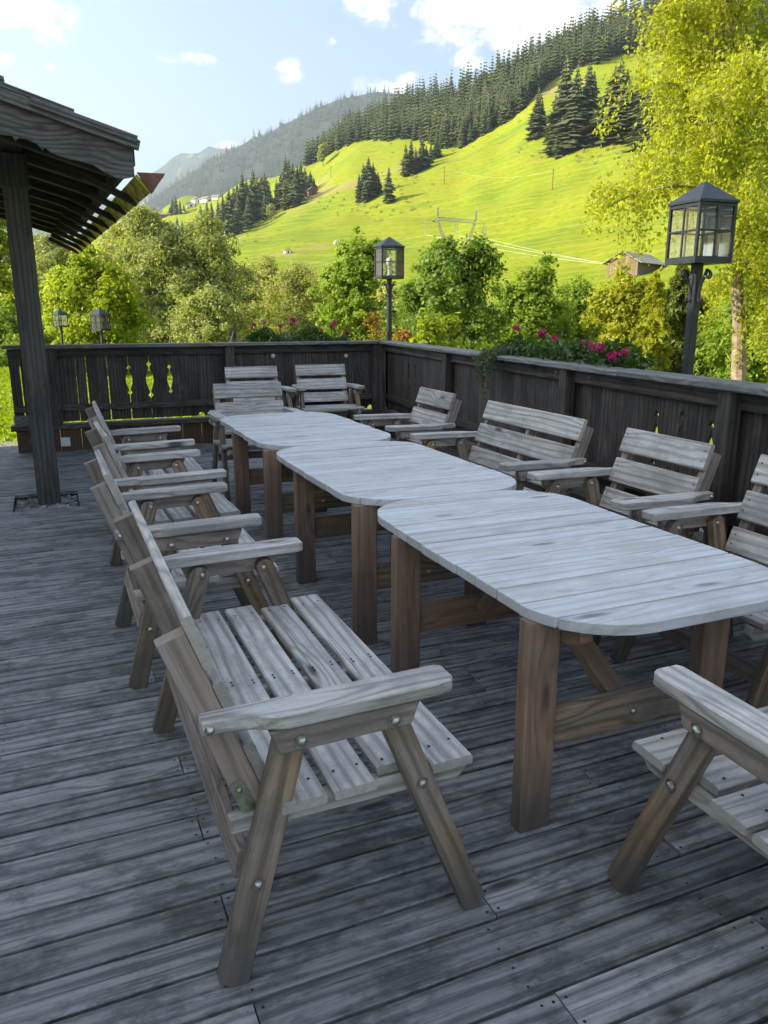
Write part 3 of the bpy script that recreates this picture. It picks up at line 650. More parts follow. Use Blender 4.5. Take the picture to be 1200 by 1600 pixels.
# gable edge lath and scalloped bargeboard
beam('verge_lath', L2(XE + .03, Y0 - .20, rz(XE + .03, Y0) + .125), L2(XE - .62, Y0 - .20, rz(XE - .62, Y0) + .125), .05, .03, (0, 0, 1), M['roof_wood'], pr, .004)
beam('verge_lath', L2(XE + .045, Y0 - .185, rz(XE + .045, Y0) + .095), L2(XW, Y0 - .185, rz(XW, Y0) + .095), .065, .03, (0, 0, 1), M['roof_wood'], pr, .004)
WT = [0, .088, .169, .223, .304, .358, .398, .452, .479, .493, .52, .574, .615, .628, .641, .68, .736, .817, .90, 1.0]
WD = [.150, .195, .185, .165, .169, .178, .180, .177, .160, .180, .155, .150, .160, .185, .158, .168, .182, .160, .14, .150]
def wave(t): return np.interp((t / 1.17) % 1.0, WT, WD) * 1.17
xs = np.linspace(XE + .0, XW, 320); poly = [(x + .115, rz(x, Y0) + .075) for x in xs]; low = [(x + .115, rz(x, Y0) + .075 - float(wave(XE - x)) - .012) for x in xs]
mb = MB(); q = poly + low[::-1]; nq = len(poly)
for k in range(nq - 1):
    mb.v += []
vs = []
for yv in (Y0 - .165 - 7.28, Y0 - .13 - 7.28): vs += [(a, yv, b) for a, b in poly] + [(a, yv, b) for a, b in low]
fs = []
for k in range(nq - 1):
    fs += [(k, nq + k, nq + k + 1, k + 1), (2 * nq + k, 2 * nq + k + 1, 3 * nq + k + 1, 3 * nq + k), (k, k + 1, 2 * nq + k + 1, 2 * nq + k), (nq + k, 3 * nq + k, 3 * nq + k + 1, nq + k + 1)]
fs += [(0, 2 * nq, 3 * nq, nq)]
MB().add(vs, fs).build('bargeboard', M['roof_wood'], pr)
beam('eave_fascia', L2(rx(Y0) + .005, Y0 - .1, ZE + .03), L2(rx(Y1) + .005, Y1, ZE + .03), .13, .025, (0, 0, 1), M['soffit'], pr)
# wooden V gutter on arms
gu = empty('wooden_gutter', (XE + .1, Y0, 2.456), 0, 'mossy wooden V gutter hung on arms along the porch eave', 'gutter')
def L3(x, y, z): return Vector((x - XE - .1, y - Y0, z - 2.456))
def gx_(y): return rx(y) + .10
ga, gb = Y0 - .12, Y1 + .1
yy = ga; seg = .64; i = 0
while yy < gb - .1:
    ye = min(yy + seg, gb)
    beam('gutter_board', L3(gx_(yy) - .045, yy, 2.471), L3(gx_(ye) - .045, ye, 2.471), .145, .022, (1, 0, -1.15), M['moss_gutter'], gu, .003)
    beam('gutter_board', L3(gx_(yy) + .045, yy, 2.481), L3(gx_(ye) + .045, ye, 2.481), .145, .022, (1, 0, 1.15), M['gutter_red'], gu, .003)
    if i: beam('gutter_arm', L3(rx(yy) - .28, yy, 2.597), L3(gx_(yy) + .0, yy, 2.418), .06, .05, (0, 1, 0), M['soffit'], gu, .004)
    yy = ye; i += 1
MB().prism([(-.085, .072), (.008, -.065), (.11, .076)], 0, .018, lambda a, b, c: L3(gx_(ga) + a, ga - .02 + c, 2.471 + b)).build('gutter_end', M['gutter_red'], gu)
# the house whose shade lies over the deck (left of the frame)
ho = empty('timber_house', (-10.6, 3.9, 0), 0, 'large timber house standing left of the deck', 'house')
MB().box((0, 0, 1.6), (7.2, 18, 4.2)).build('wall', M['plaster'], ho)
for i in range(14): beam('wall_board', (3.64, -8.95, 3.75 + i * .2), (3.64, 8.95, 3.75 + i * .2), .195, .05, (0, 0, 1), M['base'], ho)
MB().box((0, 0, 5.1), (7.15, 17.9, 2.9)).build('upper_wall', M['base'], ho)
for sgn in (1, -1):
    mb = MB(); mb.prism([(0, 9.4), (sgn * 4.9, 6.75), (sgn * 4.9, 6.58), (0, 9.2)][::sgn], -9.5, 9.5, lambda a, b, c: (a, c, b)); mb.build('roof', M['tile'], ho)
MB().prism([(-3.55, 6.5), (3.55, 6.5), (0, 8.9)], -8.9, 8.9, lambda a, b, c: (a, c, b)).build('gable', M['base'], ho)
for yy in (-7, -3.5, 0, 3.5, 7):
    w = MB().box((3.62, yy, 1.5), (.08, 1.15, 1.3), None, .01).build('window', M['white'], ho); MB().box((3.665, yy, 1.5), (.02, .98, 1.12)).build('pane', M['pane_dark'], w)

# ------------------------------------------------------------------ tables
def make_table(ox, y0, y1, nb, legs, label):
    t = empty('wooden_table', (ox + .5, (y0 + y1) / 2, 0), 0, label, 'table', 'tables pushed together in a row'); cx, cy = ox + .5, (y0 + y1) / 2
    x0, x1 = ox - cx, ox + .985 - cx; a, b = y0 - cy, y1 - cy; r = .29; zt, th = .745, .034
    def xin(y, left):
        e = min(y - a, b - y); e = max(e, 0)
        if e >= r: return 0.0
        return r - math.sqrt(max(0, r * r - (r - e) ** 2))
    bw = (b - a) / nb; rr = random.Random(int(y0 * 100))
    for i in range(nb):
        ya, yb = a + i * bw + .0038, a + (i + 1) * bw - .0038
        if i == 0: ya = a
        if i == nb - 1: yb = b
        n_ = 8 if i in (0, 1, nb - 2, nb - 1) else 2
        yl = [ya + (yb - ya) * (math.sin((k / (n_ - 1) - .5) * math.pi) * .5 + .5 if n_ > 2 else k / (n_ - 1)) for k in range(n_)]
        jit = rr.uniform(-.004, .004)
        poly = [(x1 - xin(y, 0) + jit, y) for y in yl] + [(x0 + xin(y, 1) + jit, y) for y in reversed(yl)]
        MB().prism([(p - 0, q - (ya + yb) / 2) for p, q in poly], -th / 2, th / 2).build('table_board', M['table_top'], t, .0016).location = (0, (ya + yb) / 2, zt - th / 2 + rr.uniform(-.0014, .0014))
    lx = (legs[0] + .055 - cx, legs[1] + .055 - cx)
    for (ly, end) in ((legs[2] - cy, -1), (legs[3] - cy, 1)):
        for k, x in enumerate(lx):
            beam('leg', (x, ly, 0), (x, ly, zt - th - .001), .112, .058, (1, 0, 0), M['table_leg'], t, .004)
        st = beam('stretcher', (lx[0] + .057, ly + .01, .335), (lx[1] - .057, ly + .01, .335), .125, .04, (0, 0, 1), M['chair_leg'] if end < 0 else M['table_leg'], t)
        mx = (lx[0] + lx[1]) / 2 + .03
        MB().dome((0, 0, 0), (0, -1, 0), .012, .011).build('bolt', M['steel'], t, smooth=True).location = (mx, ly + .01 - .0205, .33)
        beam('brace', (mx - .02, ly - end * .06, .36), (mx - .12, ly - end * .42, zt - th - .02), .075, .045, (1, 0, 0), M['table_leg'], t)
    for k, x in enumerate(lx):
        xb = x + (.082 if k == 0 else .082)
        bm_ = MB().prism([(a + .10, -.045), (a + .16, -.075), (b - .16, -.075), (b - .10, -.045), (b - .10, -.002), (a + .10, -.002)], -.0225, .0225, lambda p, q, c: (p, c, q)).build('bearer', M['table_leg'], t, .004)
        bm_.matrix_local = Matrix.Translation((xb, 0, zt - th)) @ Matrix.Rotation(R(90), 4, 'Z')
    return t
make_table(1.237, 1.60, 3.232, 12, (1.225, 1.915, 1.82, 2.79), 'nearest of the three joined grey tables, its rounded end facing the camera')
make_table(1.237, 3.238, 4.885, 14, (1.262, 1.89, 3.355, 4.33), 'middle one of the three joined grey tables')
make_table(1.237, 4.891, 6.60, 14, (1.25, 1.89, 5.0, 5.95), 'farthest of the three joined grey tables, toward the back railing')

# ------------------------------------------------------------------ chairs and benches
X0 = .55
def seat_furniture(name, half, label, cat, group, nback, front_stretcher=False):
    t = empty(name, (0, 0, 0), 0, label, cat, group)
    def P3(x, y, z): return Vector((x - X0, y, z))
    sh = half - .035                                       # seat half length
    for i, (a, b) in enumerate([(.405, .520), (.540, .650), (.672, .783), (.806, .922)]):
        h = sh - (.052 if i in (0, 2) else 0) if i == 2 else sh
        z = .459 + (a - .66) * .03
        o = beam('seat_slat', P3((a + b) / 2, -h, z), P3((a + b) / 2, h, z), b - a, .026, (-1, 0, -.03), M['chair'], t, .005)
        for yy in [-h + .05, h - .05] + ([0] if half > .6 else []):
            for xx in (-.03, .03):
                pass
    up = Vector((.172, 0, -.47)).normalized(); fr = Vector((.47, 0, .172)).normalized()
    ptop = Vector((.186, 0, .900)); L = .50
    ys = [-(sh - .085), sh - .085] + ([0] if nback == 3 else [])
    for yy in ys:
        c0 = ptop + Vector((0, yy, 0)); c1 = c0 + up * L
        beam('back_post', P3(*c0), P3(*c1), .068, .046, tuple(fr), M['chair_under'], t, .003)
    for (s0, s1) in [(-.035, .105), (.145, .285), (.325, .445)]:
        m = ptop + up * ((s0 + s1) / 2) + fr * (.035 + .0135)
        beam('back_board', P3(m.x, -(sh - .06), m.z), P3(m.x, sh - .06, m.z), s1 - s0, .026, tuple(-up), M['chair'], t, .005)
    for sg in (-1, 1):
        yo = sg * half                                     # outer plane of the arm
        def Y(d): return yo - sg * d
        # arm: wide at the front, waisted to the back
        out = [(.232, .052), (.238, .046), (.30, .044), (.345, .034), (.39, .010), (.42, .0), (.80, .0), (.838, .006), (.85, .022), (.85, .088), (.83, .098), (.232, .098)]
        poly = [(x - .54, -(d - .05)) for x, d in out]     # local y inward is -d for +side
        if sg > 0: poly = [(a, b) for a, b in poly][::-1]
        else: poly = [(a, -b) for a, b in poly]
        o = MB().prism(poly, -.0185, .0185).build('armrest', M['chair'], t, .005)
        o.location = P3(.54, Y(.05), .70); o.rotation_euler.y = R(-1.0)
        MB().dome((0, 0, 0), (0, sg, 0), .012, .012).build('bolt', M['steel'], o, smooth=True).location = (-.29, sg * .0 + sg * (.05 - .0455), -.002)
        # rail under the arm
        q = MB().prism([(.40, .612), (.735, .618), (.758, .681), (.378, .675)], -.018, .018, lambda a, b, c: (a - .57, c, b - .65))
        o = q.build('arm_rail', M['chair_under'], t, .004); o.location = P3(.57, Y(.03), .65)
        for bx in (.452, .688):
            bl = MB().dome((0, 0, 0), (0, sg, 0), .0135, .013).tube([(0, 0, 0), (0, sg * .003, 0)], .019, 10).build('bolt', M['steel'], o, smooth=False); bl.location = (bx - .57, sg * .018, -.012)
            bl = MB().dome((0, 0, 0), (0, -sg, 0), .012, .01).build('bolt', M['steel'], o, smooth=True); bl.location = (bx - .57, -sg * .0595, -.012)
        # splayed legs with rounded heads, inside the arm rail
        for (tx, bx, wd) in ((.445, .266, .076), (.695, .945, .070)):
            top = P3(tx, Y(.071), .640); bot = P3(bx, Y(.045), -.0); d = (top - bot); Lg = d.length; fx = frame(bot, top, (1, 0, 0))
            slope = (tx - bx) / .64
            poly = [(-slope * -wd / 2 * 1.0, -wd / 2), (Lg, -wd / 2)] + [(Lg + .03 * math.sin(k), -wd / 2 * math.cos(k)) for k in (.6, 1.1, 1.57, 2.04, 2.54)] + [(Lg, wd / 2), (-slope * wd / 2, wd / 2)]
            o = MB().prism([(a - Lg / 2, b) for a, b in poly], -.02, .02).build('leg', M['chair_leg'], t, .0025)
            o.matrix_local = Matrix.Translation((top + bot) / 2) @ fx.to_4x4()
            zb = .425 if tx > .6 else .265
            f_ = (.64 - zb) / .64; p = top + (bot - top) * f_
            b_ = MB().dome((0, 0, 0), (0, sg, 0), .0125, .011).tube([(0, 0, 0), (0, sg * .003, 0)], .017, 10).build('bolt', M['steel'], t); b_.location = p + Vector((0, sg * .0205, 0))
        # seat rail inside the legs
        q = MB().prism([(.29, .385), (.905, .385), (.93, .410), (.922, .4465), (.29, .4275)], -.018, .018, lambda a, b, c: (a - .6, c, b - .42))
        o = q.build('seat_rail', M['chair'], t, .004); o.location = P3(.6, Y(.098), .42)
        # zinc hinge plate at the foot of the back
        q = MB().prism([(-.018, -.05), (.018, -.05), (.018, .03), (.010, .045), (-.010, .045), (-.018, .03)], -.002, .002, lambda a, b, c: (a, c, b)); q.dome((0, sg * .002, .02), (0, sg, 0), .009, .008)
        o = q.build('hinge_plate', M['bracket'], t); o.location = P3(.325, sg * (sh - .085 + .0255), .475); o.rotation_euler.y = R(-20)
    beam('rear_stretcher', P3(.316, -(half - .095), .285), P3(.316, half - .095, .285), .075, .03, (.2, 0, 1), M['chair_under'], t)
    if half > .6: beam('seat_support', P3(.40, 0, .415), P3(.91, 0, .425), .055, .035, (0, 0, 1), M['chair_under'], t)
    if front_stretcher: beam('front_stretcher', P3(.80, -(half - .095), .20), P3(.80, half - .095, .20), .075, .03, (0, 0, 1), M['chair_under'], t)
    # screw heads on the slats
    sc = MB()
    for i, xc in enumerate((.4625, .595, .7275, .864)):
        for yy in [-sh + .085, sh - .085] + ([0.0, .02] if half > .6 else []):
            for xx in (-.032, .034): sc.dome(P3(xc + xx, yy + .008 * math.sin(xx * 900 + i), .4722 + (xc - .66) * .03), (0, 0, 1), .0048, .0014, 6)
    for (s0, s1) in [(-.035, .105), (.145, .285), (.325, .445)]:
        for yy in ys:
            for k in (.3, .7):
                m = ptop + up * (s0 + (s1 - s0) * k) + fr * .0617; sc.dome(P3(m.x, yy + .006 * math.sin(s0 * 77 + k * 9), m.z), tuple(fr), .0048, .0014, 6)
    tag(sc.build('screw', M['nail'], t), kind='stuff')
    return t
GL, GR_, GB = 'armchairs along the left side of the tables', 'seats along the right side of the tables', 'armchairs in front of the back railing'
bench = seat_furniture('garden_bench', .685, 'wide slatted bench in the left foreground with its seat slats fully in view', 'bench', 'wooden benches', 3)
bench.location = (.55, 2.23, 0)
ch = seat_furniture('armchair', .415, 'slatted armchair directly behind the foreground bench on the left of the tables', 'armchair', GL, 2)
ch.location = (.50, 3.665, 0)
def put(src, x, y, deg, label, group):
    o = copy_tree(src); o.location = (x, y, 0); o.rotation_euler.z = R(deg); o['label'] = label; o['group'] = group; return o
put(ch, .56, 4.74, 1.5, 'third seat from the camera on the left side, level with the middle table', GL)
put(ch, .60, 5.93, -1, 'farthest armchair on the left side, beside the far table', GL)
b2 = put(bench, 2.71, 4.54, 180, 'wide bench against the right railing with three long backrest boards', 'wooden benches')
put(ch, 2.70, 5.98, 180, 'armchair just beyond the wide bench at the right railing, farthest on that side', GR_)
put(ch, 2.72, 3.25, 180, 'armchair between the wide right bench and the chair cut by the frame', GR_)
ch2 = seat_furniture('armchair', .415, 'armchair cut off by the right edge of the photo beside the near table', 'armchair', GR_, 2, True); ch2.location = (2.72, 2.31, 0); ch2.rotation_euler.z = R(180)
put(ch, 2.25, 9.19, -92, 'left armchair of the two standing in front of the back railing', GB)
put(ch, 3.13, 9.22, -95, 'right armchair of the two before the back railing, nearest the corner post', GB)
put(ch, 1.69, 6.98, -91, 'armchair at the far head of the table row, its back toward the railing chairs', GB)
put(ch, 1.735, 1.10, 90, 'armchair in the lower right corner at the near head of the table', 'armchair at the near table end')

# ------------------------------------------------------------------ lanterns
def lantern(name, sides, loc, zb, label, group, rot=0.0, r=.185, h=.40, scroll=True, zg=-.3, bulb=True):
    t = empty(name, loc, rot, label, 'lantern', group); z0 = zb - loc[2]; gz = zg - loc[2]
    MB().box((0, 0, (z0 + gz) / 2), (z0 - gz, .055, .055), Matrix.Rotation(R(90), 3, 'Y'), .004).build('pole', M['lantern'], t)
    hd = empty('lantern_head', (0, 0, z0)); hd.parent = t; hd.location = (0, 0, z0)
    # roof
    rr = r * 1.09; vs = [(rr * math.cos(2 * math.pi * (k + .5) / sides), rr * math.sin(2 * math.pi * (k + .5) / sides), h) for k in range(sides)]
    vs2 = [(x, y, h - .014) for x, y, z in vs]
    MB().add(vs + vs2 + [(0, 0, h + r * .64)], [(k, (k + 1) % sides, 2 * sides) for k in range(sides)] + [(k, sides + k, sides + (k + 1) % sides, (k + 1) % sides) for k in range(sides)] + [tuple(range(2 * sides - 1, sides - 1, -1))]).build('roof', M['lantern'], hd)
    base = [(r * 1.03 * math.cos(2 * math.pi * (k + .5) / sides), r * 1.03 * math.sin(2 * math.pi * (k + .5) / sides)) for k in range(sides)]
    MB().prism(base, 0, .022).build('base_plate', M['lantern'], hd)
    c = [Vector((r * math.cos(2 * math.pi * (k + .5) / sides), r * math.sin(2 * math.pi * (k + .5) / sides), 0)) for k in range(sides)]
    for k in range(sides):
        a, b = c[k], c[(k + 1) % sides]; d = (b - a).normalized(); nrm = d.cross(Vector((0, 0, 1)))
        beam('corner_bar', a * .97 + Vector((0, 0, .022)), a * .97 + Vector((0, 0, h - .014)), .018, .018, tuple(d), M['lantern'], hd, .001)
        ai, bi = a + (b - a) * .02, b - (b - a) * .02
        for z in (.03, h * .52, h - .028): beam('glazing_bar', ai * .985 + Vector((0, 0, z)), bi * .985 + Vector((0, 0, z)), .011 if z == h * .52 else .018, .011, (0, 0, 1), M['lantern'], hd, .001)
        if sides == 4: mm = (a + b) / 2 * .985; beam('glazing_bar', mm + Vector((0, 0, .036)), mm + Vector((0, 0, h - .034)), .011, .010, tuple(d), M['lantern'], hd, .001)
        for (z0_, z1_) in ((.038, h * .52 - .006), (h * .52 + .006, h - .036)):
            nx = 2 if sides == 4 else 1
            for q in range(nx):
                p0, p1 = a + (b - a) * (.06 + .44 * q if nx == 2 else .06), a + (b - a) * (.49 + .45 * q if nx == 2 else .94)
                p0, p1 = p0 * .965, p1 * .965
                MB().add([p0 + Vector((0, 0, z0_)), p1 + Vector((0, 0, z0_)), p1 + Vector((0, 0, z1_)), p0 + Vector((0, 0, z1_))], [(0, 1, 2, 3)]).build('pane', M['glass'], hd)
    if bulb:
        MB().tube([(0, 0, .022), (0, 0, .16)], .022, 8).build('lamp_holder', M['frost'], hd); MB().tube([(0, 0, .16), (0, 0, .19), (0, 0, .23), (0, 0, .26), (0, 0, .275)], [.02, .035, .042, .032, .006], 10).build('bulb', M['frost'], hd, smooth=True)
    if scroll:
        for k in range(4):
            a = math.pi / 2 * k + (0 if sides == 4 else .4); pts = []
            for s in np.linspace(0, 1, 9): pts.append((.03 + .055 * math.sin(s * 1.5) * s, -.20 + .165 * s))
            cx_, cz_ = pts[-1][0] + .006, pts[-1][1] - .030
            top = [(cx_ + .031 * (1 - .08 * j) * math.cos(1.7 - j * .62), cz_ + .031 * (1 - .08 * j) * math.sin(1.7 - j * .62)) for j in range(9)]
            bx, bz = .052, -.21
            bot = [(bx + .02 * (1 - .08 * j) * math.cos(math.pi + j * .62), bz + .02 * (1 - .08 * j) * math.sin(math.pi + j * .62)) for j in range(8)]
            full = bot[::-1] + pts + top; co, si = math.cos(a), math.sin(a)
            MB().tube([(p * co, p * si, q) for p, q in full], .006, 6).build('scroll', M['lantern'], hd)
    return t
def out_right(u, off):
    s_ = s_at(u); nrm = Vector((dR.y, -dR.x)); nrm = nrm if nrm.x > 0 else -nrm; p = CR + dR * s_ + nrm * off; return p
p = at(1073, 588, 5.05); lantern('lantern', 4, (p.x, p.y, -.35), 1.885, 'large square dark iron lantern on a post at the right railing', 'iron lanterns', R(45) + R(-22.95 - 26), .188, .36, bulb=False)
p = at(608, 530, 10.75); lantern('lantern', 6, (p.x, p.y, -.35), 2.02, 'six-sided dark lantern on a post behind the railing corner', 'iron lanterns', R(-22.95) + R(30), .19, .41)
p = at(158, 517, 17.5); lantern('lantern', 4, (p.x, p.y, -.4), p.z, 'right one of the two small lanterns standing on the lawn at left', 'iron lanterns', R(45 - 5), .20, .36, False, -.4)
p = at(95, 511, 22.5); lantern('lantern', 4, (p.x, p.y, -.4), p.z, 'left and farther of the two small lanterns standing on the lawn', 'iron lanterns', R(45 - 12), .20, .36, False, -.4)
p = at(367, 530, 10.9)
st = empty('garden_stake', (p.x, p.y, -.4), 0, 'rusty iron stake with strings behind the back railing', 'stake'); MB().tube([(0, 0, 0), (0, 0, 1.85)], .022, 6).build('rod', M['rust'], st); MB().tube([(0, 0, 1.78), (-.12, 0, 1.45)], .006, 4).build('string', M['wire'], st); MB().tube([(0, 0, 1.78), (.07, .02, 1.4)], .006, 4).build('string', M['wire'], st)

# ------------------------------------------------------------------ planting
def crown_points(k, blobs, seed, shell=.55):
    g = np.random.default_rng(seed); w = np.array([b[3] * b[4] * b[5] for b in blobs]) ** .75; w /= w.sum(); idx = g.choice(len(blobs), k, p=w); B = np.array(blobs)[idx]
    d = g.normal(size=(k, 3)); d /= np.linalg.norm(d, axis=1)[:, None]; rad = g.uniform(shell, 1.0, k) ** .6 * (1 + .12 * np.sin(d[:, 0] * 7 + d[:, 2] * 9 + idx)); 
    return B[:, :3] + d * B[:, 3:6] * rad[:, None], d
def limbs(h, blobs, rad, seed, lean=(0, 0), mat=None, parent=None, name='trunk'):
    g = random.Random(seed); mb = MB(); top = Vector((lean[0], lean[1], h)); base = Vector((0, 0, -.15))
    pts = [base + (top - base) * t + Vector((g.uniform(-.04, .04), g.uniform(-.04, .04), 0)) * h * .25 * (t > 0) for t in (0, .25, .5, .75, 1)]
    mb.tube(pts, [rad, rad * .85, rad * .68, rad * .45, rad * .15], 7)
    for b in blobs:
        q = Vector(b[:3]); s = pts[0] + (pts[-1] - pts[0]) * min(.9, max(.2, (q.z - .25 * h) / h)); m = (s + q) / 2 + Vector((g.uniform(-.1, .1), g.uniform(-.1, .1), .05 * h))
        mb.tube([s, m, q], [rad * .4, rad * .28, rad * .1], 5)
        for k in range(2):
            e = q + Vector((g.uniform(-1, 1) * b[3], g.uniform(-1, 1) * b[4], g.uniform(-.3, 1) * b[5])) * .8; mb.tube([m, (m + e) / 2 + Vector((0, 0, .05)), e], [rad * .2, rad * .14, rad * .05], 4)
    return mb.build(name, mat or M['bark'], parent)
def crown(g, w, h, nleaf, low, lumps, clump, prof_p=.62, shell=.45, squash=1.0):
    ncl = max(12, nleaf // 60); C, Rr = [], []; ph = g.uniform(0, 6.3, 6)
    V = [(0, 0, 0, w, h, low)] + lumps; wt = np.array([v[3] ** 2 * v[4] for v in V]) ** .8; wt /= wt.sum()
    for i in range(ncl):
        x0, y0, z0, ww, hh, lo = V[g.choice(len(V), p=wt)]
        f = lo + (1 - lo) * g.random(); pr = max(.05, math.sin(min(.985, max(.12, .16 + .83 * f)) * math.pi)) ** prof_p; a = g.uniform(0, 6.3)
        rr = ww * pr * (1 + .30 * math.sin(2 * a + ph[0] + 4 * f) + .26 * math.sin(5 * a + ph[1] - 9 * f) + .20 * math.sin(9 * a + ph[2] + 14 * f)) * (shell + (1 - shell) * g.random()) ** .8
        q = g.random()
        if q < .22: rr *= g.random()
        elif q > .90: rr *= g.uniform(1.1, 1.4); f = min(1.08, f + g.uniform(-.03, .09))
        C.append((x0 + rr * math.cos(a), y0 + rr * math.sin(a) * squash, z0 + f * hh * (1 + .06 * math.sin(3 * a + ph[3])))); Rr.append(clump * g.uniform(.55, 1.35))
    C = np.array(C); Rr = np.array(Rr); idx = g.integers(0, ncl, nleaf); d = g.normal(size=(nleaf, 3)) * .55; P = C[idx] + d * Rr[idx][:, None] * np.array([1, 1, .75])
    nn = C[idx] - np.array([0, 0, h * .35]); nn[:, 2] *= w / h; nn = nn / (np.linalg.norm(nn, axis=1)[:, None] + 1e-6) * .5 + d * .5 + np.array([0, 0, .25]); return P, nn, C
def broadleaf(name, u, depth, vtop, wpx, mat, nleaf, leaf, label, cat, group=None, seed=1, nblob=14, vbase=None, shell=.45, zbase=None, spread=1.0, aspect=1.6, low=.0, droop=0.0, extra=None, clump=None):
    base = at(u, 480, depth); d = ray(u, 480); zb = terr(d[0] / d[1] * depth, depth) if zbase is None else zbase
    top = at(u, vtop, depth).z; h = (top - zb) * .97; w = wpx / 1255 * depth
    t = empty(name, (base.x, base.y, zb), 0, label, cat, group); g = np.random.default_rng(seed); lumps = []
    for (du, dv, ru) in (extra or []):
        q = at(u + du, vtop + dv, depth); s = ru / 1255 * depth; lumps.append((q.x - base.x, q.y - base.y, q.z - zb - s, s, s * 1.9, 0.0))
    nleaf = int(nleaf * (1.7 if nleaf > 2000 else 1.3)); leaf *= .78
    P, Nn, C = crown(g, w, h, nleaf, low, lumps, clump or max(.16, min(.5, w * .2)), shell=shell); k = P[:, 2] > .02; P, Nn = P[k], Nn[k]
    leaves_mesh('crown', P, leaf, mat, t, Nn, aspect, droop, seed); bl = [(*C[i], .3, .3, .3) for i in g.choice(len(C), min(10, len(C)), replace=False)]; limbs(h * .85, bl, max(.02, w * .035), seed, parent=t)
    return t
T = broadleaf
T('willow', 262, 46, 357, 78, M['leaf_olive'], 26000, .15, 'big rounded olive-green willow left of centre beyond the lawn', 'tree', 'trees beyond the railing', 1, 26, extra=[(60, 30, 45), (-45, 8, 40), (45, 90, 50), (85, 80, 35)], aspect=2.2)
T('willow', 195, 58, 356, 52, M['leaf_pale'], 12000, .17, 'paler willow showing just under the far end of the gutter', 'tree', 'trees beyond the railing', 2, 16, aspect=2.2)
T('maple', 140, 25, 418, 68, M['leaf_lime'], 15000, .13, 'bright lime-green young maple behind the two small lanterns', 'tree', 'trees beyond the railing', 3, 18, aspect=1.2, extra=[(-45, 30, 26), (-10, -18, 22), (55, 60, 30), (35, 20, 26), (-55, 60, 20)])
T('tall_shrub', 85, 44, 372, 60, M['leaf_olive'], 12000, .15, 'grey-green shrub behind the bright maple at left', 'shrub', 'trees beyond the railing', 4, 16)
T('birch', 2, 33, 330, 45, M['leaf_lime'], 12000, .14, 'sunlit tree cut by the left edge of the photo behind the roof post', 'tree', 'trees beyond the railing', 5, 16)
T('shrub', 30, 30, 500, 55, M['leaf_mid'], 7000, .12, 'low green shrub at the edge of the lawn at far left', 'shrub', 'shrubs beyond the railing', 6, 10)
T('shrub', -20, 30, 470, 60, M['leaf_mid'], 5000, .14, 'green shrub behind the lawn, cut by the left edge of the photo', 'shrub', 'shrubs beyond the railing', 66, 10)
T('alder', 372, 55, 418, 48, M['leaf_pale'], 13000, .15, 'pale hazy shrub between the big willow and the back flower box', 'shrub', 'shrubs beyond the railing', 7, 14)
T('alder', 420, 60, 405, 38, M['leaf_pale'], 10000, .15, 'pale yellow-green shrub with a pointed top above the back flowers', 'shrub', 'shrubs beyond the railing', 8, 12)
T('alder', 462, 52, 418, 50, M['leaf_pale'], 13000, .14, 'broad pale olive shrub left of the hexagonal lantern', 'shrub', 'shrubs beyond the railing', 9, 14)
T('shrub', 330, 40, 455, 50, M['leaf_olive'], 9000, .13, 'olive shrub low at the right foot of the willow', 'shrub', 'shrubs beyond the railing', 10, 10)
T('hazel', 556, 26, 380, 46, M['leaf_mid'], 15000, .12, 'green hazel bush just left of the hexagonal lantern', 'shrub', 'trees beyond the railing', 11, 18, aspect=1.3, extra=[(-30, 60, 26), (30, 25, 24)])
T('hazel', 688, 21, 388, 74, M['leaf_dark'], 20000, .115, 'dark leafy bush right of the hexagonal lantern with one raised branch', 'shrub', 'trees beyond the railing', 12, 22, aspect=1.3, extra=[(58, 5, 20), (74, 18, 22), (62, 40, 20), (45, 60, 24)])
T('hazel', 828, 24, 432, 58, M['leaf_mid'], 14000, .115, 'green bush between the dark hazel and the right flower box', 'shrub', 'trees beyond the railing', 13, 18, aspect=1.3, extra=[(25, -14, 14), (-40, 40, 26)])
T('shrub', 900, 26, 445, 64, M['leaf_mid'], 12000, .11, 'mid green bush behind the right flower box', 'shrub', 'trees beyond the railing', 14, 14)
T('sapling', 968, 21, 432, 52, M['leaf_larch'], 9000, .09, 'yellow-green sapling left of the big lantern', 'tree', 'trees beyond the railing', 15, 14, shell=.1, extra=[(-30, 45, 22), (35, 30, 24), (5, -6, 12)])
T('shrub', 940, 30, 462, 75, M['leaf_lime'], 11000, .10, 'yellowish shrub behind the sapling near the right flowers', 'shrub', 'shrubs beyond the railing', 16, 12)
T('shrub', 1015, 24, 470, 72, M['leaf_birch'], 9000, .09, 'low sunlit yellow-green thicket left of the lantern post', 'shrub', 'shrubs beyond the railing', 17, 12)
T('tall_shrub', 1180, 18, 418, 60, M['leaf_mid'], 14000, .085, 'green thicket behind the birch trunk at the right edge', 'shrub', 'shrubs beyond the railing', 18, 16, low=.15)
T('tall_shrub', 1240, 20, 330, 90, M['leaf_birch'], 14000, .09, 'sunlit thicket cut by the right edge of the photo', 'shrub', 'shrubs beyond the railing', 19, 16)
T('shrub', 735, 30, 470, 60, M['leaf_olive'], 9000, .12, 'grey-green shrub low behind the dark hazel', 'shrub', 'shrubs beyond the railing', 20, 12)
T('shrub', 610, 32, 455, 60, M['leaf_pale'], 9000, .12, 'pale shrub seen behind the hexagonal lantern post', 'shrub', 'shrubs beyond the railing', 21, 12)
T('shrub', 1120, 26, 440, 80, M['leaf_larch'], 12000, .10, 'light green thicket behind the big lantern post', 'shrub', 'shrubs beyond the railing', 22, 12)
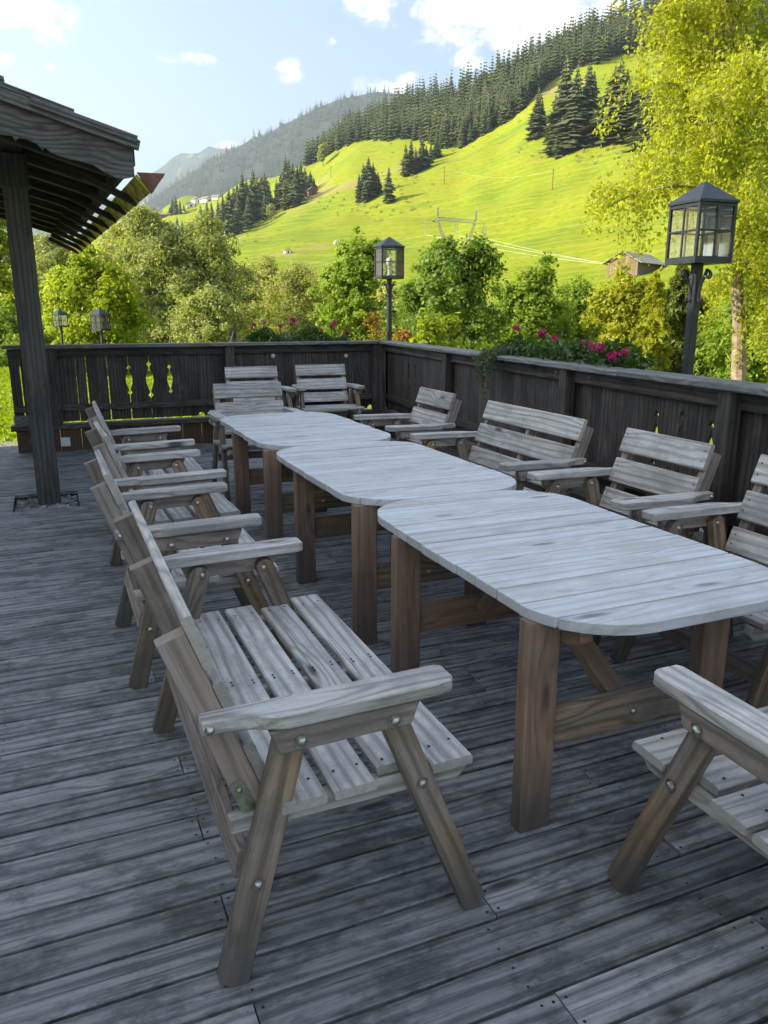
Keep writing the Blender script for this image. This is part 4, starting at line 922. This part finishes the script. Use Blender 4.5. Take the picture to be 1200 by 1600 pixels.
def near_bush(name, u, depth, vtop, wpx, mat, n_, leaf, label, seed, zb=.2, aspect=1.5):
    return T(name, u, depth, vtop, wpx, mat, n_, leaf, label, 'shrub', 'bushes at the railing corner', seed, 9, zbase=zb, aspect=aspect, shell=.1, low=.35)
near_bush('dogwood', 668, 11.6, 503, 36, M['leaf_lime'], 900, .085, 'bright lime bush rising over the railing just right of the corner', 31, .2, 1.7)
near_bush('dogwood', 706, 11.8, 498, 20, M['leaf_lime'], 320, .085, 'thin lime shoots over the railing right of the bright bush', 32, .2, 1.7)
near_bush('spiraea', 632, 12.0, 492, 16, M['leaf_orange'], 420, .07, 'orange-tinted shoots beside the hexagonal lantern post', 33, .2, 1.6)
near_bush('spiraea', 588, 12.2, 500, 18, M['leaf_orange'], 260, .07, 'orange and yellow shoots left of the hexagonal lantern post', 34, .2, 1.6)
# spruce behind the lantern with drooping boughs
def bough_tree(name, u, depth, vtop, wpx, mat, label, seed, n_=70, nl=20000, leaf=.07, low=.08, cat='tree'):
    base = at(u, 480, depth); d = ray(u, 480); zb = terr(d[0] / d[1] * depth, depth); h = at(u, vtop, depth).z - zb; w = wpx / 1255 * depth
    t = empty(name, (base.x, base.y, zb), 0, label, cat, 'trees beyond the railing'); g = random.Random(seed); P = []; mb = MB(); mb.tube([(0, 0, -.1), (0, 0, h * .5), (0, 0, h)], [.1, .06, .012], 6)
    for i in range(n_):
        f = low + (1 - low) * (i / n_); a = g.uniform(0, 6.3); L = w * (1.05 - f) ** .8 * g.uniform(.7, 1.15); z = f * h; pts = []
        for s in np.linspace(0, 1, 9): pts.append((L * s * math.cos(a), L * s * math.sin(a), z + L * (.18 * s - .55 * s * s)))
        mb.tube(pts[::2], [.018, .014, .01, .006, .003], 4)
        for k in range(int(nl / n_)):
            s = g.random() ** .8; q = pts[min(8, int(s * 8.99))]; sp = L * .16 * (1.15 - s)
            P.append((q[0] + g.gauss(0, sp), q[1] + g.gauss(0, sp), q[2] - abs(g.gauss(0, L * .11)) + .02))
    leaves_mesh('crown', np.array(P), leaf, mat, t, None, 2.8, 1.2, seed); mb.build('trunk', M['bark'], t); return t
bough_tree('spruce', 1062, 23, 415, 88, M['leaf_spruce'], 'dark spruce with drooping boughs behind the lantern post', 41, 80, 22000, .085)
bough_tree('larch', 1022, 20, 428, 50, M['leaf_larch'], 'feathery yellow-green larch left of the big lantern', 42, 50, 7000, .07, .3)
bough_tree('spruce', 1185, 21, 440, 80, M['leaf_spruce'], 'second dark spruce right of the birch trunk', 43, 70, 18000, .085)
# the birch at the right, trunk in view and boughs hanging into the frame
bb = at(1157, 592, 15.0); bt = empty('birch', (bb.x, bb.y, .35), 0, 'tall sunlit birch with hanging yellow-green foliage at the right edge', 'tree', 'trees beyond the railing')
def Bl(u, v, dd=0.0): q = at(u, v, 15.0 + dd); return Vector((q.x - bb.x, q.y - bb.y, q.z - .35))
mb = MB(); tp = [Bl(1157, 600), Bl(1155, 520), Bl(1152, 440), Bl(1150, 350), Bl(1146, 250), Bl(1143, 120), Bl(1135, -40), Bl(1130, -220)]; tp[0].z = -.4
mb.tube(tp, [.15, .125, .105, .10, .09, .075, .055, .03], 9)
P = []; g = random.Random(77)
boughs = [((1148, 330), (1060, 250), (940, 330), -.6), ((1146, 300), (1040, 160), (985, 240), .5), ((1146, 260), (1060, 120), (985, 130), -.8), ((1143, 200), (1050, 40), (970, 70), .6), ((1143, 160), (1060, -20), (990, 20), -.3),
          ((1140, 90), (1080, -90), (1010, -40), .7), ((1145, 280), (1200, 180), (1250, 260), .4), ((1145, 230), (1210, 90), (1280, 180), -.6), ((1142, 150), (1200, 0), (1270, 60), .2), ((1140, 60), (1190, -120), (1260, -60), -.4), ((1150, 380), (1200, 320), (1240, 400), -.7), 
          ((1146, 240), (1120, 130), (1090, 160), -1.3), ((1143, 140), (1130, 20), (1100, 60), 1.2), ((1144, 180), (1160, 80), (1180, 120), -1.2), ((1148, 350), (1170, 280), (1160, 330), -1.4), ((1146, 290), (1090, 200), (1060, 230), -1.1), ((1138, 40), (1110, -100), (1040, -120), -.9), ((1136, -20), (1150, -150), (1180, -160), .8), ((1150, 400), (1190, 420), (1215, 500), -.5)]
for (a, m_, e_, dd) in boughs:
    if e_[0] < 1062 and e_[1] < 300: m_, e_ = (m_[0] + 28, m_[1]), (e_[0] + 48, e_[1])
    p0, p1, p2 = Bl(*a), Bl(*m_, dd * .6), Bl(*e_, dd * 1.3); pts = [p0 * (1 - s) ** 2 + p1 * 2 * s * (1 - s) + p2 * s * s for s in np.linspace(0, 1, 10)]
    mb.tube(pts, [.05 * (1 - .9 * i / 9) + .004 for i in range(10)], 5); L = (p2 - p0).length
    for k in range(26):
        s = g.uniform(.18, 1.0); i = min(8, int(s * 9)); q = pts[i].lerp(pts[i + 1], s * 9 - i) ; l2 = g.uniform(.35, 1.0); dv = Vector((g.gauss(0, .6), g.gauss(0, .6), g.gauss(.05, .35))) * l2; ln = g.uniform(.35, 1.15)
        w_ = [q, q + dv * .6 + Vector((0, 0, .05)), q + dv * .95 + Vector((0, 0, -ln * .35)), q + dv * 1.05 + Vector((0, 0, -ln))]
        mb.tube(w_, [.006, .004, .003, .0015], 3, False)
        for c_ in range(95):
            t_ = g.random() ** .75 * 3; j = min(2, int(t_)); r_ = w_[j].lerp(w_[j + 1], t_ - j); P.append((r_.x + g.gauss(0, .085), r_.y + g.gauss(0, .085), r_.z + g.gauss(0, .07)))
leaves_mesh('crown', np.array(P), .060, M['leaf_birch'], bt, None, 1.35, .9, 9); mb.build('trunk', M['birch_bark'], bt)
# flower boxes
def flower_box(u0, u1, depth_fn, n_, label, seed, flowers, vmax):
    a, b = depth_fn(u0), depth_fn(u1); mid = (a + b) / 2; L = (b - a).length; ang = math.atan2((b - a).y, (b - a).x)
    t = empty('flower_box', (mid.x, mid.y, 1.0), ang, label, 'flower box', 'flower boxes on the railing'); g = np.random.default_rng(seed)
    MB().box((0, 0, .06), (L, .19, .17), None, .01).build('box', M['base'], t)
    x = g.uniform(-L / 2, L / 2, n_); hh = .10 + .10 * np.abs(np.sin(x * 4 + seed)) + .05 * np.sin(x * 11)
    P = np.stack([x, g.normal(0, .08, n_), .16 + hh * g.uniform(0, 1.0, n_)], 1); leaves_mesh('geranium_foliage', P, .045, M['leaf_geranium'], t, None, 1.1, 0, seed)
    n2 = n_; x = g.normal(.0, L * .22, n2); P = np.stack([x, g.normal(0, .09, n2), .15 + np.abs(g.normal(0, .085, n2))], 1); leaves_mesh('trailing_foliage', P, .028, M['leaf_ivy'], t, None, 1.8, .4, seed + 1)
    for (u, v) in flowers:
        q = depth_fn(u); d = ray(u, v); dw = cw(d[0], d[1], d[2]); hd = math.hypot(dw.x, dw.y); dist = math.hypot(q.x, q.y); pz = 1.6 + dw.z / hd * dist
        loc = Vector((dw.x / hd * dist - mid.x, dw.y / hd * dist - mid.y, 0)); loc.rotate(Matrix.Rotation(-ang, 3, 'Z')); loc.z = pz - 1.0
        k = int(g.integers(26, 60)); dd = g.normal(size=(k, 3)); dd /= np.linalg.norm(dd, axis=1)[:, None]; P = np.array(loc) + dd * np.array([.036, .036, .026]) * g.uniform(.35, 1.15, (k, 1))
        fl = leaves_mesh('blossom', P, .021, M['petal'], t, dd, 1.1, 0, seed + int(u)); MB().tube([(loc.x, 0, .15), tuple(loc)], .004, 4).build('stalk', M['leaf_geranium'], t)
    return t
def dback(u): q = on_back(u, 525); return Vector((q.x, q.y + .17, 0))
def dright(u): q = out_right(u, .17); return Vector((q.x, q.y, 0))
flower_box(392, 552, dback, 1500, 'flower box with magenta geraniums behind the back railing', 51, [(397, 507), (412, 503), (438, 509), (457, 499), (460, 501), (502, 515), (518, 509), (523, 505), (541, 517), (542, 525), (455, 506)], 0)
flower_box(778, 962, dright, 2200, 'flower box with magenta geraniums and trailing green on the right railing', 52, [(808, 512), (845, 522), (868, 528), (915, 536), (928, 540), (940, 541), (935, 546), (955, 556), (958, 560), (976, 549), (848, 519)], 0)
q = dright(785); hp = empty('trailing_plant', (q.x, q.y, 1.22), 0, 'grey-green trailing plant hanging over the right railing cap', 'plant')
g = random.Random(61); P = []; mb = MB(); inn = Vector((dR.y, -dR.x, 0)); inn = inn if inn.x < 0 else -inn
for k in range(26):
    o_ = Vector((dR.x, dR.y, 0)) * g.uniform(-.16, .16); ln = g.uniform(.05, .42) * (1 if g.random() < .7 else .4); ov = .34 + g.uniform(0, .05)
    pts = [o_ + Vector((0, 0, .0)), o_ + inn * ov * .55 + Vector((0, 0, .06)), o_ + inn * ov + Vector((0, 0, -.01)), o_ + inn * (ov + .015) + Vector((g.uniform(-.03, .03), 0, -ln))]
    mb.tube(pts, .003, 4, False)
    for c_ in range(34):
        t_ = g.random() * 3; j = min(2, int(t_)); r_ = pts[j].lerp(pts[j + 1], t_ - j); P.append((r_.x + g.gauss(0, .016), r_.y + g.gauss(0, .016), r_.z + g.gauss(0, .016) + .005))
leaves_mesh('foliage', np.array(P), .026, M['leaf_ivy'], hp, None, 1.6, .5, 62); mb.build('stem', M['leaf_ivy'], hp)

# ------------------------------------------------------------------ things on the hill
def hut(name, u, v, wpx, hpx, label, wall, roof, rot=20, cat='hut', depth=1.2, r_override=None):
    p, r = onhill(u, v); w, h = wpx / 1255 * r, hpx / 1255 * r
    t = empty(name, p, -PHI + R(rot), label, cat); dp = w * depth
    MB().box((0, 0, h * .25), (w, dp, h * .9)).build('wall', wall, t)
    for s in (1, -1): MB().prism([(0, h * 1.12), (s * w * .62, h * .62), (s * w * .62, h * .55), (0, h * 1.03)][::s], -dp * .58, dp * .58, lambda a, b, c: (a, c, b)).build('roof', roof, t)
    MB().prism([(-w * .5, h * .68), (w * .5, h * .68), (0, h * 1.05)], -dp * .48, dp * .48, lambda a, b, c: (a, c, b)).build('gable', wall, t)
    d = MB().box((w * .05, -dp * .5, h * .22), (w * .28, .1, h * .5)).build('door', M['pane_dark'], t)
    return t
# shingled hay barn behind the lantern
p, r = onhill(992, 428); s = r / 1255.0
t = empty('hay_barn', p, -PHI + R(-40), 'old plank hay barn with a pale shingled roof at the foot of the slope', 'barn')
w, dp, h = 46 * s, 92 * s, 22 * s
for i in range(12):
    beam('wall_plank', (-w / 2 + w / 12 * (i + .5), -dp / 2, -h), (-w / 2 + w / 12 * (i + .5), -dp / 2, h * .62 + h * .55 * (1 - abs(i + .5 - 6) / 6)), w / 12 * .93, .1, (1, 0, 0), M['barn'], t, 0)
MB().box((0, 0, -h * .2), (w * .96, dp * .97, h * 1.6)).build('wall', M['barn'], t)
for sg in (1, -1):
    for k in range(5):
        a, b = k / 5 * .64, (k + 1) / 5 * .64
        beam('roof_course', (sg * w * (a + b) / 2, -dp * .56, h * (1.28 - (a + b) / 2 * 1.15) ), (sg * w * (a + b) / 2, dp * .56, h * (1.28 - (a + b) / 2 * 1.15)), w * .64 / 5 * 1.35, .12, (w, 0, -sg * h * 1.0), M['shingle'], t, 0)
hut('mountain_hut', 487, 306, 13, 11, 'small brown hut beside the tall conifer group on the slope', M['hut'], M['hutroof'])
hut('mountain_hut', 897, 103, 13, 10, 'orange-brown hut at the upper end of the meadow below the forest', M['barn'], M['hut'])
hut('mountain_hut', 797, 184, 14, 9, 'reddish hut at the forest edge halfway up', M['hut'], M['hutroof'])
hut('mountain_hut', 661, 213, 7, 9, 'tiny tan hut at the forest edge near the narrow conifer group', M['barn'], M['hut'])
hut('hay_shed', 449, 396, 9, 6, 'small pinkish shed low on the meadow left of the lantern', M['plaster'], M['barn'])
hut('hay_shed', 320, 386, 8, 6, 'small white shed at the meadow edge above the willow', M['plaster'], M['plaster'])
hut('hay_shed', 525, 382, 5, 4, 'tiny pale shed on the lower meadow', M['plaster'], M['plaster'])
for i, (u, v, w_, h_, lab) in enumerate([(298, 324, 12, 6, 'long white farmhouse in the distant hamlet'), (308, 318, 13, 8, 'white house with brown roof in the middle of the hamlet'), (322, 316, 12, 7, 'pale house at the right of the hamlet'), (338, 312, 9, 6, 'small house at the upper end of the hamlet'), (256, 340, 10, 6, 'brown house at the lower left end of the hamlet'), (345, 306, 8, 5, 'dark farm building above the hamlet')]):
    hut('farmhouse', u, v, w_, h_, lab, M['plaster'] if i < 4 else M['hut'], M['hutroof'], 15 + 20 * i, 'house')
# lattice pylon with its wires
py, r = onhill(712, 448); s = r / 1255.0
t = empty('lattice_pylon', py, -PHI + R(6), 'steel lattice pylon with a wide cross beam low on the meadow', 'pylon')
def Q(u, v): return Vector(((u - 710) * s, 0, (448 - v) * s))
def lattice(name, a, b, w, n_=9):
    mb = MB(); d = (b - a).normalized(); sd_ = Vector((0, 1, 0)); up_ = d.cross(sd_)
    cs = [(up_ * i + sd_ * j) * w for i in (-1, 1) for j in (-1, 1)]
    for c in cs: mb.tube([a + c, b + c], .075, 4)
    for k in range(n_):
        p0, p1 = a.lerp(b, k / n_), a.lerp(b, (k + 1) / n_)
        for (i, j) in ((0, 1), (1, 3), (3, 2), (2, 0)): mb.tube([p0 + cs[i], p1 + cs[j]], .045, 4, False)
    return mb.build(name, M['pylon'], t)
lattice('cross_beam', Q(680, 350), Q(738, 354), .28, 16); lattice('leg', Q(680, 352), Q(686, 369), .22, 5); lattice('leg', Q(686, 369), Q(708, 410), .26, 9); lattice('leg', Q(737, 356), Q(729, 381), .22, 5); lattice('leg', Q(729, 381), Q(712, 410), .26, 8); lattice('base_mast', Q(710, 410), Q(710, 452), .45, 7)
lattice('peak', Q(680, 350), Q(680, 334), .14, 4); lattice('peak', Q(738, 354), Q(739, 338), .14, 4)
for (a, b) in (((680, 345), (663, 353)), ((680, 352), (663, 353)), ((738, 349), (755, 357)), ((738, 356), (755, 357))): MB().tube([Q(*a), Q(*b)], .06, 4).build('arm', M['pylon'], t)
att = []
for u, v in ((662, 353), (665.5, 353), (707.5, 353), (711, 353), (751, 357), (754.5, 357)):
    MB().tube([Q(u, v), Q(u - 1, v + 20)], .07, 5).build('insulator', M['pylon'], t); att.append(Q(u - 1, v + 20))
for i, a in enumerate(att):
    wa = empty('power_line', py, -PHI + R(6), 'bright sagging power line strung from the lattice pylon', 'power line', 'power lines'); far = Vector((85 + i * 2.5, -62 + i * 2, 3.5 - i * .4)); pts = [a.lerp(far, k / 14) - Vector((0, 0, 5.0 * (1 - (2 * k / 14 - 1) ** 2))) for k in range(15)]
    MB().tube(pts, .015, 4).build('cable', M['wire'], wa)
    if i % 2 == 0:
        far = Vector((-170 - i * 4, 60, -6)); pts = [a.lerp(far, k / 10) - Vector((0, 0, 6 * (1 - (2 * k / 10 - 1) ** 2))) for k in range(11)]; MB().tube(pts, .015, 4).build('cable', M['wire'], wa)
poles = []
for (u, v, vt, lab) in [(694, 288, 263, 'left wooden pole standing on the open meadow'), (863, 297, 268, 'right wooden pole standing on the open meadow below the upper conifers'), (517, 278, 262, 'thin pole beside the lone round tree on the meadow ridge')]:
    p, r = onhill(u, v); t = empty('wooden_pole', p, -PHI, lab, 'pole', 'wooden poles on the meadow'); h = (v - vt) / 1255 * r; MB().tube([(0, 0, -.5), (0, 0, h)], [.22, .15], 6).build('mast', M['hut'], t); MB().box((0, 0, h * .93), (1.6, .14, .14)).build('cross_arm', M['hut'], t); poles.append(p + Vector((0, 0, h * .93)))
wl = empty('pole_wire', poles[0], 0, 'thin wire strung between the wooden poles on the meadow', 'wire'); dlt = poles[1] - poles[0]
MB().tube([dlt * (k / 12) - Vector((0, 0, 4 * (1 - (2 * k / 12 - 1) ** 2))) for k in range(13)], .02, 4).build('cable', M['wire'], wl)
# round tree on the ridge and broadleaf trees on the slope
def hill_tree(u, v, vt, wpx, label, seed, mat=None):
    p, r = onhill(u, v); h = (v - vt) / 1255 * r; w = wpx / 1255 * r; t = empty('round_tree', p, 0, label, 'tree', 'broadleaf trees on the slope'); g = random.Random(seed)
    bl = [(g.uniform(-.5, .5) * w, g.uniform(-.5, .5) * w, h * g.uniform(.4, .85), w * .5, w * .5, h * .2) for _ in range(7)]; P, _n = crown_points(900, bl, seed); leaves_mesh('crown', P, h * .09, mat or M['leaf_olive'], t, None, 1.3, 0, seed); limbs(h * .8, bl[:4], w * .06, seed, parent=t)
hill_tree(505, 260, 228, 9, 'lone round tree on the ridge of the meadow beside a thin pole', 71); hill_tree(300, 383, 355, 12, 'round broadleaf tree beside the thin conifers above the willow', 72)
hill_tree(424, 345, 322, 10, 'small round tree at the right end of the dense conifer stand', 73); hill_tree(640, 262, 245, 8, 'small round tree at the narrow conifer group', 74)
rf = MB(); prev = None
for u in np.linspace(898, 975, 24):
    v = np.interp(u, [898, 975], [108, 88]); p, r = onhill(u, v); rf.tube([p, p + Vector((0, 0, 1.5))], .12, 4)
    if prev is not None:
        for z in (.7, 1.35): rf.tube([prev + Vector((0, 0, z)), p + Vector((0, 0, z))], .07, 4, False)
    prev = p
o = rf.build('pasture_fence', M['barn']); tag(o, 'thin wooden pasture fence along the top edge of the meadow', 'fence')

P = []; g = random.Random(91)
for (u0, v0, su, sv, k) in [(545, 318, 45, 10, 26), (640, 285, 25, 8, 16), (470, 305, 20, 8, 10), (880, 240, 40, 8, 18), (985, 232, 35, 8, 16), (400, 372, 30, 8, 8), (590, 330, 30, 9, 14), (700, 225, 40, 8, 14), (820, 175, 30, 10, 10), (600, 325, 40, 10, 14)]:
    for _ in range(k):
        p, r = onhill(g.gauss(u0, su), g.gauss(v0, sv))
        if r > 1000: continue
        w = g.uniform(.5, 1.7)
        for _l in range(34): P.append((p.x + g.gauss(0, w * .5), p.y + g.gauss(0, w * .5), p.z + abs(g.gauss(0, w * .45))))
o = leaves_mesh('hillside_scrub', np.array(P), .55, M['leaf_olive'], None, None, 1.2, 0, 92); tag(o, 'low scrub dotted over the banks of the meadow', 'scrub', kind='stuff')

# ------------------------------------------------------------------ air
HZ = True
if HZ:
    hb = MB().add([(-12000, -12000, -900), (12000, -12000, -900), (12000, 12000, -900), (-12000, 12000, -900), (-12000, -12000, 2300), (12000, -12000, 2300), (12000, 12000, 2300), (-12000, 12000, 2300)], [(3, 2, 1, 0), (4, 5, 6, 7), (0, 1, 5, 4), (1, 2, 6, 5), (2, 3, 7, 6), (3, 0, 4, 7)])
    m = bpy.data.materials.new('valley_haze'); m.use_nodes = True; n = N(m.node_tree)
    pv = n.n('ShaderNodeVolumePrincipled', None, Color=(.74, .87, 1.0, 1), Density=.00013, Anisotropy=.35); n.t.links.new(pv.outputs[0], n.n('ShaderNodeOutputMaterial').inputs['Volume'])
    tag(hb.build('haze', m), kind='stuff')
